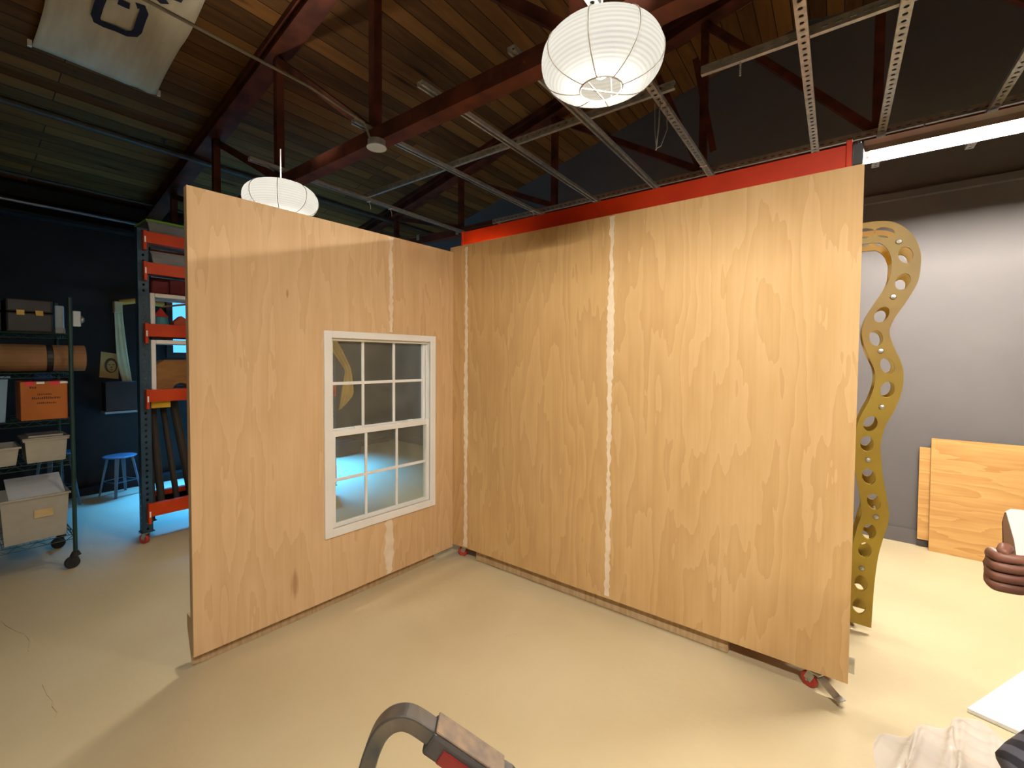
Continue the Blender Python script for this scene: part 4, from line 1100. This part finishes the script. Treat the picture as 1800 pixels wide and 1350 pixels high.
ell = lambda cy, cz, a, b, n=24: [(cy + a * math.cos(2 * PI * k / n), cz + b * math.sin(2 * PI * k / n)) for k in range(n)]
curve_plate('drawn_face', [ell(-1.235, 1.53, .062, .092), ell(-1.230, 1.52, .043, .070)], .0006, M_char, (XL + .0068, 0, 0), (0, 1, 0), (0, 0, 1), t)
m = MB()
for cy, cz, a, b in ((-1.25, 1.54, .012, .006), (-1.212, 1.54, .012, .006), (-1.231, 1.475, .017, .005), (-1.231, 1.505, .006, .012)): m.prism(ell(cy, cz, a, b, 12), (.0006, 0, 0), (XL + .0064, 0, 0), (0, 1, 0), (0, 0, 1))
m.build('drawn_features', M_char, t)
t = thing('wall_shelf', 'narrow pale-edged wall shelf with a black cloth skirt below the poster', 'shelf', (XL + .12, -1.18, .95))
MB().box(XL, XL + .22, -1.34, -1.02, .950, .975).build('board', pm('pale_board', S(150, 160, 170), S(136, 146, 156), 5, .5), t)
MB().box(XL + .005, XL + .205, -1.33, -1.03, .9755, 1.33).build('black_box', M_dark, t, bevel=.006)

# ------------------------------------------------------------------ curved cart handle at the lower edge
def cpt(px, py, dep): return CP + (RX * ((px - CX) / CF) + UX * ((CY - py) / CF) + FX) * dep
cart = thing('utility_cart', 'cart with a curved dark steel handle and red-inset grip at the bottom edge', 'cart', (1.99, -2.17, 0))
D0 = .70
hp = [(630, 1412), (641, 1365), (652, 1328), (666, 1298), (684, 1280), (704, 1274), (722, 1278), (742, 1290), (766, 1307)]
path = smooth_path([tuple(cpt(*p, D0)) for p in hp], 5)
back = Vector((-.607, .794, 0)) * .042
def strap(path, back, th):
    m = MB(); rows = []
    nrm = Vector((.607, -.794, 0))
    for i, p in enumerate(path):
        t_ = (path[min(i + 1, len(path) - 1)] - path[max(i - 1, 0)]).normalized(); s = t_.cross(nrm).normalized()
        o_, i_ = p + s * th / 2, p - s * th / 2
        rows.append([m.bm.verts.new(v) for v in (o_, o_ + back, i_ + back, i_)])
    for a, b in zip(rows, rows[1:]):
        for k in range(4): m.bm.faces.new((a[k], a[(k + 1) % 4], b[(k + 1) % 4], b[k]))
    m.bm.faces.new(rows[0]); m.bm.faces.new(rows[-1][::-1]); return m
strap(path, back * .75, .026).build('handle_bow', pm('worn_dark_steel', S(74, 76, 80), S(112, 104, 94), 14, .35, .7), cart, bevel=.003)
ga, gb = cpt(754, 1301, D0), cpt(876, 1384, D0)
dd = (gb - ga).normalized(); nrm = Vector((.607, -.794, 0)); sg = dd.cross(nrm).normalized()
if sg.z < 0: sg = -sg
def gslab(m, f0, f1, s0, s1, d0, d1):
    P = []
    Lg = (gb - ga).length
    for f in (f0, f1):
        for s_ in (s0, s1):
            for d_ in (d0, d1): P.append(m.bm.verts.new(ga + dd * f * Lg + sg * s_ - nrm * d_))
    for f in ((0, 1, 3, 2), (4, 6, 7, 5), (0, 4, 5, 1), (2, 3, 7, 6), (0, 2, 6, 4), (1, 5, 7, 3)): m.bm.faces.new([P[i] for i in f])
    return m
grip = gslab(MB(), 0, 1, -.024, .016, -.004, .040).build('grip', pm('dusty_black_grip', S(46, 44, 44), S(60, 54, 50), 10, .55), cart, bevel=.006)
gslab(MB(), .01, .99, .0162, .021, -.002, .038).build('grip_top', pm('worn_brown_rubber', S(92, 78, 66), S(120, 98, 76), 16, .6, stretch=(3, 3, 3)), grip, bevel=.003)
gslab(MB(), .20, .95, -.020, .004, -.0075, -.0042).build('red_inset', pm('red_plastic', S(112, 20, 20), S(96, 16, 16), 8, .4), grip, bevel=.003)
pa = path[0]
pb = gb + dd * .02
low = Vector((pb.x + .05, pb.y + .04, .90))
strap(smooth_path([tuple(gb - dd * .005), tuple(gb + dd * .03), tuple(gb + dd * .045 + Vector((0, 0, -.05))), tuple(gb + dd * .045 + Vector((0, 0, -.12)))], 4), back, .018).build('handle_end', pm('worn_dark_steel', S(74, 76, 80), S(112, 104, 94), 14, .35, .7), cart)
r0 = Vector((path[0].x, path[0].y, 0)) + back / 2; r1 = Vector((gb + dd * .045).to_tuple()); r1.z = 0; r1 += back / 2
for rp, zt in ((r0, path[0].z + .002), (r1, (gb + dd * .045).z - .118)):
    MB().box(rp.x - .014, rp.x + .014, rp.y - .014, rp.y + .014, .17, zt).build('upright_tube', M_dark, cart, bevel=.003)
ctr = (r0 + r1) / 2; e = (r1 - r0).normalized(); nb = Vector((.607, -.794, 0))
m = MB().bar(r0 + nb * .0 + Vector((0, 0, .155)), r1 + Vector((0, 0, .155)), .05, .03); m.prism([(r0.x, r0.y), (r1.x, r1.y), (r1.x - .30 * nb.x * -1, r1.y + .30 * nb.y), (r0.x + .30 * nb.x, r0.y + .30 * nb.y)], (0, 0, .02), (0, 0, .12), (1, 0, 0), (0, 1, 0)); m.build('platform', M_dark, cart)
for rp in (r0, r1):
    for f in (.02, .26):
        p = rp + nb * f; p.z = .05; MB().cyl(p - e * .015, p + e * .015, .05, 20).cyl(Vector((p.x, p.y, .09)), Vector((p.x, p.y, .122)), .012, 8).build('wheel', M_tyre, cart)

# ------------------------------------------------------------------ person at the right edge
RH = Vector((.794, .608, 0)).normalized(); FH = Vector((-.608, .794, 0)).normalized()
def pp(lat, dep, z): return Vector((CP.x, CP.y, 0)) + RH * lat + FH * dep + Vector((0, 0, z))
def skin_mesh(name, chains, mat, parent, sub=2, root=None):
    """connected joints with radii grown into one smooth surface (skin + subdivision, applied)"""
    vs = {}; es = []; verts = []; rad = []
    def vid(p, r):
        k = tuple(round(c, 4) for c in p)
        if k not in vs: vs[k] = len(verts); verts.append(tuple(p)); rad.append(r)
        return vs[k]
    for ch in chains:
        ids = [vid(p, r) for p, r in ch]
        es += list(zip(ids, ids[1:]))
    me = bpy.data.meshes.new(name); me.from_pydata(verts, es, []); ob = bpy.data.objects.new(name + '_tmp', me); COL.objects.link(ob)
    sk = ob.modifiers.new('skin', 'SKIN'); sk.use_smooth_shade = True
    for i, r in enumerate(rad):
        d = me.skin_vertices[0].data[i]; rr = r if isinstance(r, tuple) else (r, r); d.radius = rr; d.use_root = (i == 0)
    ss = ob.modifiers.new('sub', 'SUBSURF'); ss.levels = sub; ss.render_levels = sub
    dg = bpy.context.evaluated_depsgraph_get(); m2 = bpy.data.meshes.new_from_object(ob.evaluated_get(dg))
    bpy.data.objects.remove(ob); m2.name = name
    return link(name, m2, mat, parent, smooth=True)
M_skin = pm('brown_skin', S(122, 80, 64), S(112, 72, 57), 9, .5, spec=.35)
M_knit = stripe_mat('dark_striped_knit', S(40, 38, 48), S(92, 92, 104), 14, 'DIAGONAL')
M_trs = pm('charcoal_trousers', S(44, 44, 52), S(38, 38, 46), 12, .85)
BC, BD = 1.15, .62
per = thing('person', 'person at the right edge in a dark striped sweater holding a folded white sheet', 'person', pp(BC, BD, 0))
pel = pp(BC, BD, .93); chs = pp(BC, BD + .01, 1.27); nk = pp(BC, BD, 1.46); shN = pp(BC - .16, BD, 1.40); shF = pp(BC + .16, BD, 1.40)
elN = pp(1.03, .66, 1.10); wrN = pp(.935, .765, .885)
elF = pp(1.36, .78, 1.14); wrF = pp(1.17, .945, 1.19)
hipN, hipF = pp(BC - .09, BD, .88), pp(BC + .09, BD, .88); knN, knF = pp(BC - .10, BD + .03, .50), pp(BC + .10, BD + .02, .50); anN, anF = pp(BC - .10, BD - .02, .09), pp(BC + .11, BD - .03, .09)
palmN0 = pp(.945, .765, .83); palmF0 = pp(1.10, .935, 1.205)
chains = [[(pel, .10), (chs, .105), (nk, .055), (pp(BC, BD + .02, 1.54), .055), (pp(BC, BD + .03, 1.60), (.078, .088)), (pp(BC, BD + .03, 1.67), (.080, .095)), (pp(BC, BD + .02, 1.72), .06)],
          [(chs, .105), (shN, .058), (elN, .040), (wrN, .027), (palmN0, (.034, .02))], [(chs, .105), (shF, .058), (elF, .040), (wrF, .028), (palmF0, (.036, .026))],
          [(pel, .10), (hipN, .075), (knN, .055), (anN, .04), (pp(BC - .10, BD + .11, .035), .035)], [(pel, .10), (hipF, .075), (knF, .055), (anF, .04), (pp(BC + .11, BD + .10, .035), .035)]]
# hanging near hand: fingers point down, slightly curled
pdn = Vector((0, 0, -1)); fw = -RH
for k, (off, ln) in enumerate(((-.026, .068), (-.009, .078), (.009, .074), (.026, .058))):
    b0 = palmN0 + pdn * .025 + FH * off * .9; b1 = b0 + pdn * ln * .45 + fw * .004; b2 = b1 + pdn * ln * .35 + fw * -.010; b3 = b2 + pdn * ln * .2 + fw * -.012
    chains.append([(palmN0, (.034, .02)), (b0, .0105), (b1, .0095), (b2, .009), (b3, .0075)])
t0 = palmN0 + pdn * -.012 + fw * .026; chains.append([(palmN0, (.034, .02)), (t0, .012), (t0 + pdn * .035 + fw * .012, .0105), (t0 + pdn * .06 + fw * .01, .009)])
# far hand: a fist closed round the folded sheet; fingers start at the knuckles and curl back under
fdir = -RH
for k, (off, ln) in enumerate(((.032, .07), (.011, .074), (-.010, .07), (-.030, .06))):
    kn = palmF0 + fdir * .045 + Vector((0, 0, off)) - FH * .004
    chains.append([(palmF0, (.036, .026)), (kn, .0125), (kn + fdir * .016 - FH * .026, .0115), (kn - fdir * .014 - FH * .044, .0105), (kn - fdir * .040 - FH * .038, .009)])
t0 = palmF0 + fdir * .006 + Vector((0, 0, .036)); chains.append([(palmF0, (.036, .026)), (t0, .013), (t0 + fdir * .03 - FH * .022 + Vector((0, 0, .012)), .012), (t0 + fdir * .052 - FH * .038 + Vector((0, 0, .004)), .0095)])
skin_mesh('body', chains, M_skin, per, 2)
def oval_tube(m, rows, n=24):
    """rows of (centre, half width along RH, half depth along FH)"""
    rings = []
    for c, a, b in rows: rings.append([m.bm.verts.new(c + RH * a * math.cos(2 * PI * k / n) + FH * b * math.sin(2 * PI * k / n)) for k in range(n)])
    for p, q in zip(rings, rings[1:]):
        for k in range(n): m.bm.faces.new((p[k], p[(k + 1) % n], q[(k + 1) % n], q[k]))
    m.bm.faces.new(rings[0][::-1]); m.bm.faces.new(rings[-1]); return m
m = oval_tube(MB(), [(pp(BC, BD, .84), .185, .135), (pp(BC, BD, .95), .18, .135), (pp(BC, BD, 1.10), .178, .13), (pp(BC, BD + .01, 1.26), .20, .14), (pp(BC, BD, 1.37), .20, .115), (pp(BC, BD, 1.43), .13, .085), (pp(BC, BD, 1.48), .07, .07)])
for sh_, el_, wr_, f in ((shN, elN, wrN, .06), (shF, elF, wrF, .30)):
    cuff = wr_ + (el_ - wr_) * f
    m.tube(smooth_path([tuple(sh_ + (chs - sh_) * .15), tuple(sh_), tuple(sh_.lerp(el_, .5)), tuple(el_), tuple(el_.lerp(cuff, .5)), tuple(cuff)], 4), [.075] * 5 + [.074, .072, .07, .068] + [.066, .064, .062, .060] + [.059, .058, .057, .056] + [.054, .052, .050, .046], 18)
m.build('sweater', M_knit, per, smooth=True)
m = oval_tube(MB(), [(pp(BC, BD, .80), .17, .12), (pp(BC, BD, .90), .178, .13), (pp(BC, BD, 1.0), .165, .122)])
for h_, k_, a_ in ((hipN, knN, anN), (hipF, knF, anF)):
    m.tube([h_, h_.lerp(k_, .5), k_, k_.lerp(a_, .5), a_ + Vector((0, 0, .02))], [.102, .092, .078, .07, .066], 18)
m.build('trousers', M_trs, per, smooth=True)
for an in (anN, anF):
    a0 = Vector((an.x, an.y, .045)); skin_mesh('shoe', [[(a0 - FH * .06, (.045, .04)), (a0 + FH * .05, (.048, .04)), (a0 + FH * .16, (.046, .028))]], M_dark, per, 2)
hd = pp(BC, BD + .03, 1.63)
skin_mesh('hair', [[(hd - FH * .075 + Vector((0, 0, -.05)), .045), (hd - FH * .06 + Vector((0, 0, .04)), .075), (hd + Vector((0, 0, .095)), .075), (hd + FH * .06 + Vector((0, 0, .10)), .045)]], M_dark, per, 2)
MB().ball(hd + FH * .092 + Vector((0, 0, -.015)), .016, 1, 1, 1.4, 10).build('nose', M_skin, per, smooth=True)
for s_ in (-1, 1):
    MB().ball(hd + FH * .076 + RH * .032 * s_ + Vector((0, 0, .012)), .012, seg=10).build('eye', M_white, per, smooth=True)
    MB().ball(hd + RH * .080 * s_ + Vector((0, 0, -.01)), .026, .45, 1, 1.3, 10).build('ear', M_skin, per, smooth=True)
MB().ball(hd + FH * .078 + Vector((0, 0, -.058)), .020, 1.2, .5, .35, 10).build('mouth', pm('lip_tone', S(120, 66, 60), S(110, 60, 54), 8, .5), per, smooth=True)
# folded sheet in the fist: white outside, brown inside
hb = palmF0 + fdir * .02 - FH * .016
tp = Vector((0, 0, 1)); back_l = RH
fs = thing('folded_sheet', 'folded white sheet with a brown back held in the fist at right', 'paper', hb)
def leaf(m, pts, ext): m.prism([(p[0], p[1]) for p in pts], ext, hb, RH, tp); return m
leaf(MB(), [(.02, -.01), (.045, -.01), (.075, .055), (.065, .085), (.030, .125), (.000, .128), (-.012, .122), (.008, .06)], FH * -.002).build('white_face', M_white, fs)
leaf(MB(), [(.022, -.01), (.012, -.01), (-.014, .045), (-.018, .10), (-.013, .121), (.006, .06)], FH * -.0025 + RH * -.0).build('brown_face', pm('brown_paper_back', S(110, 78, 50), S(98, 68, 42), 8, .8), fs)
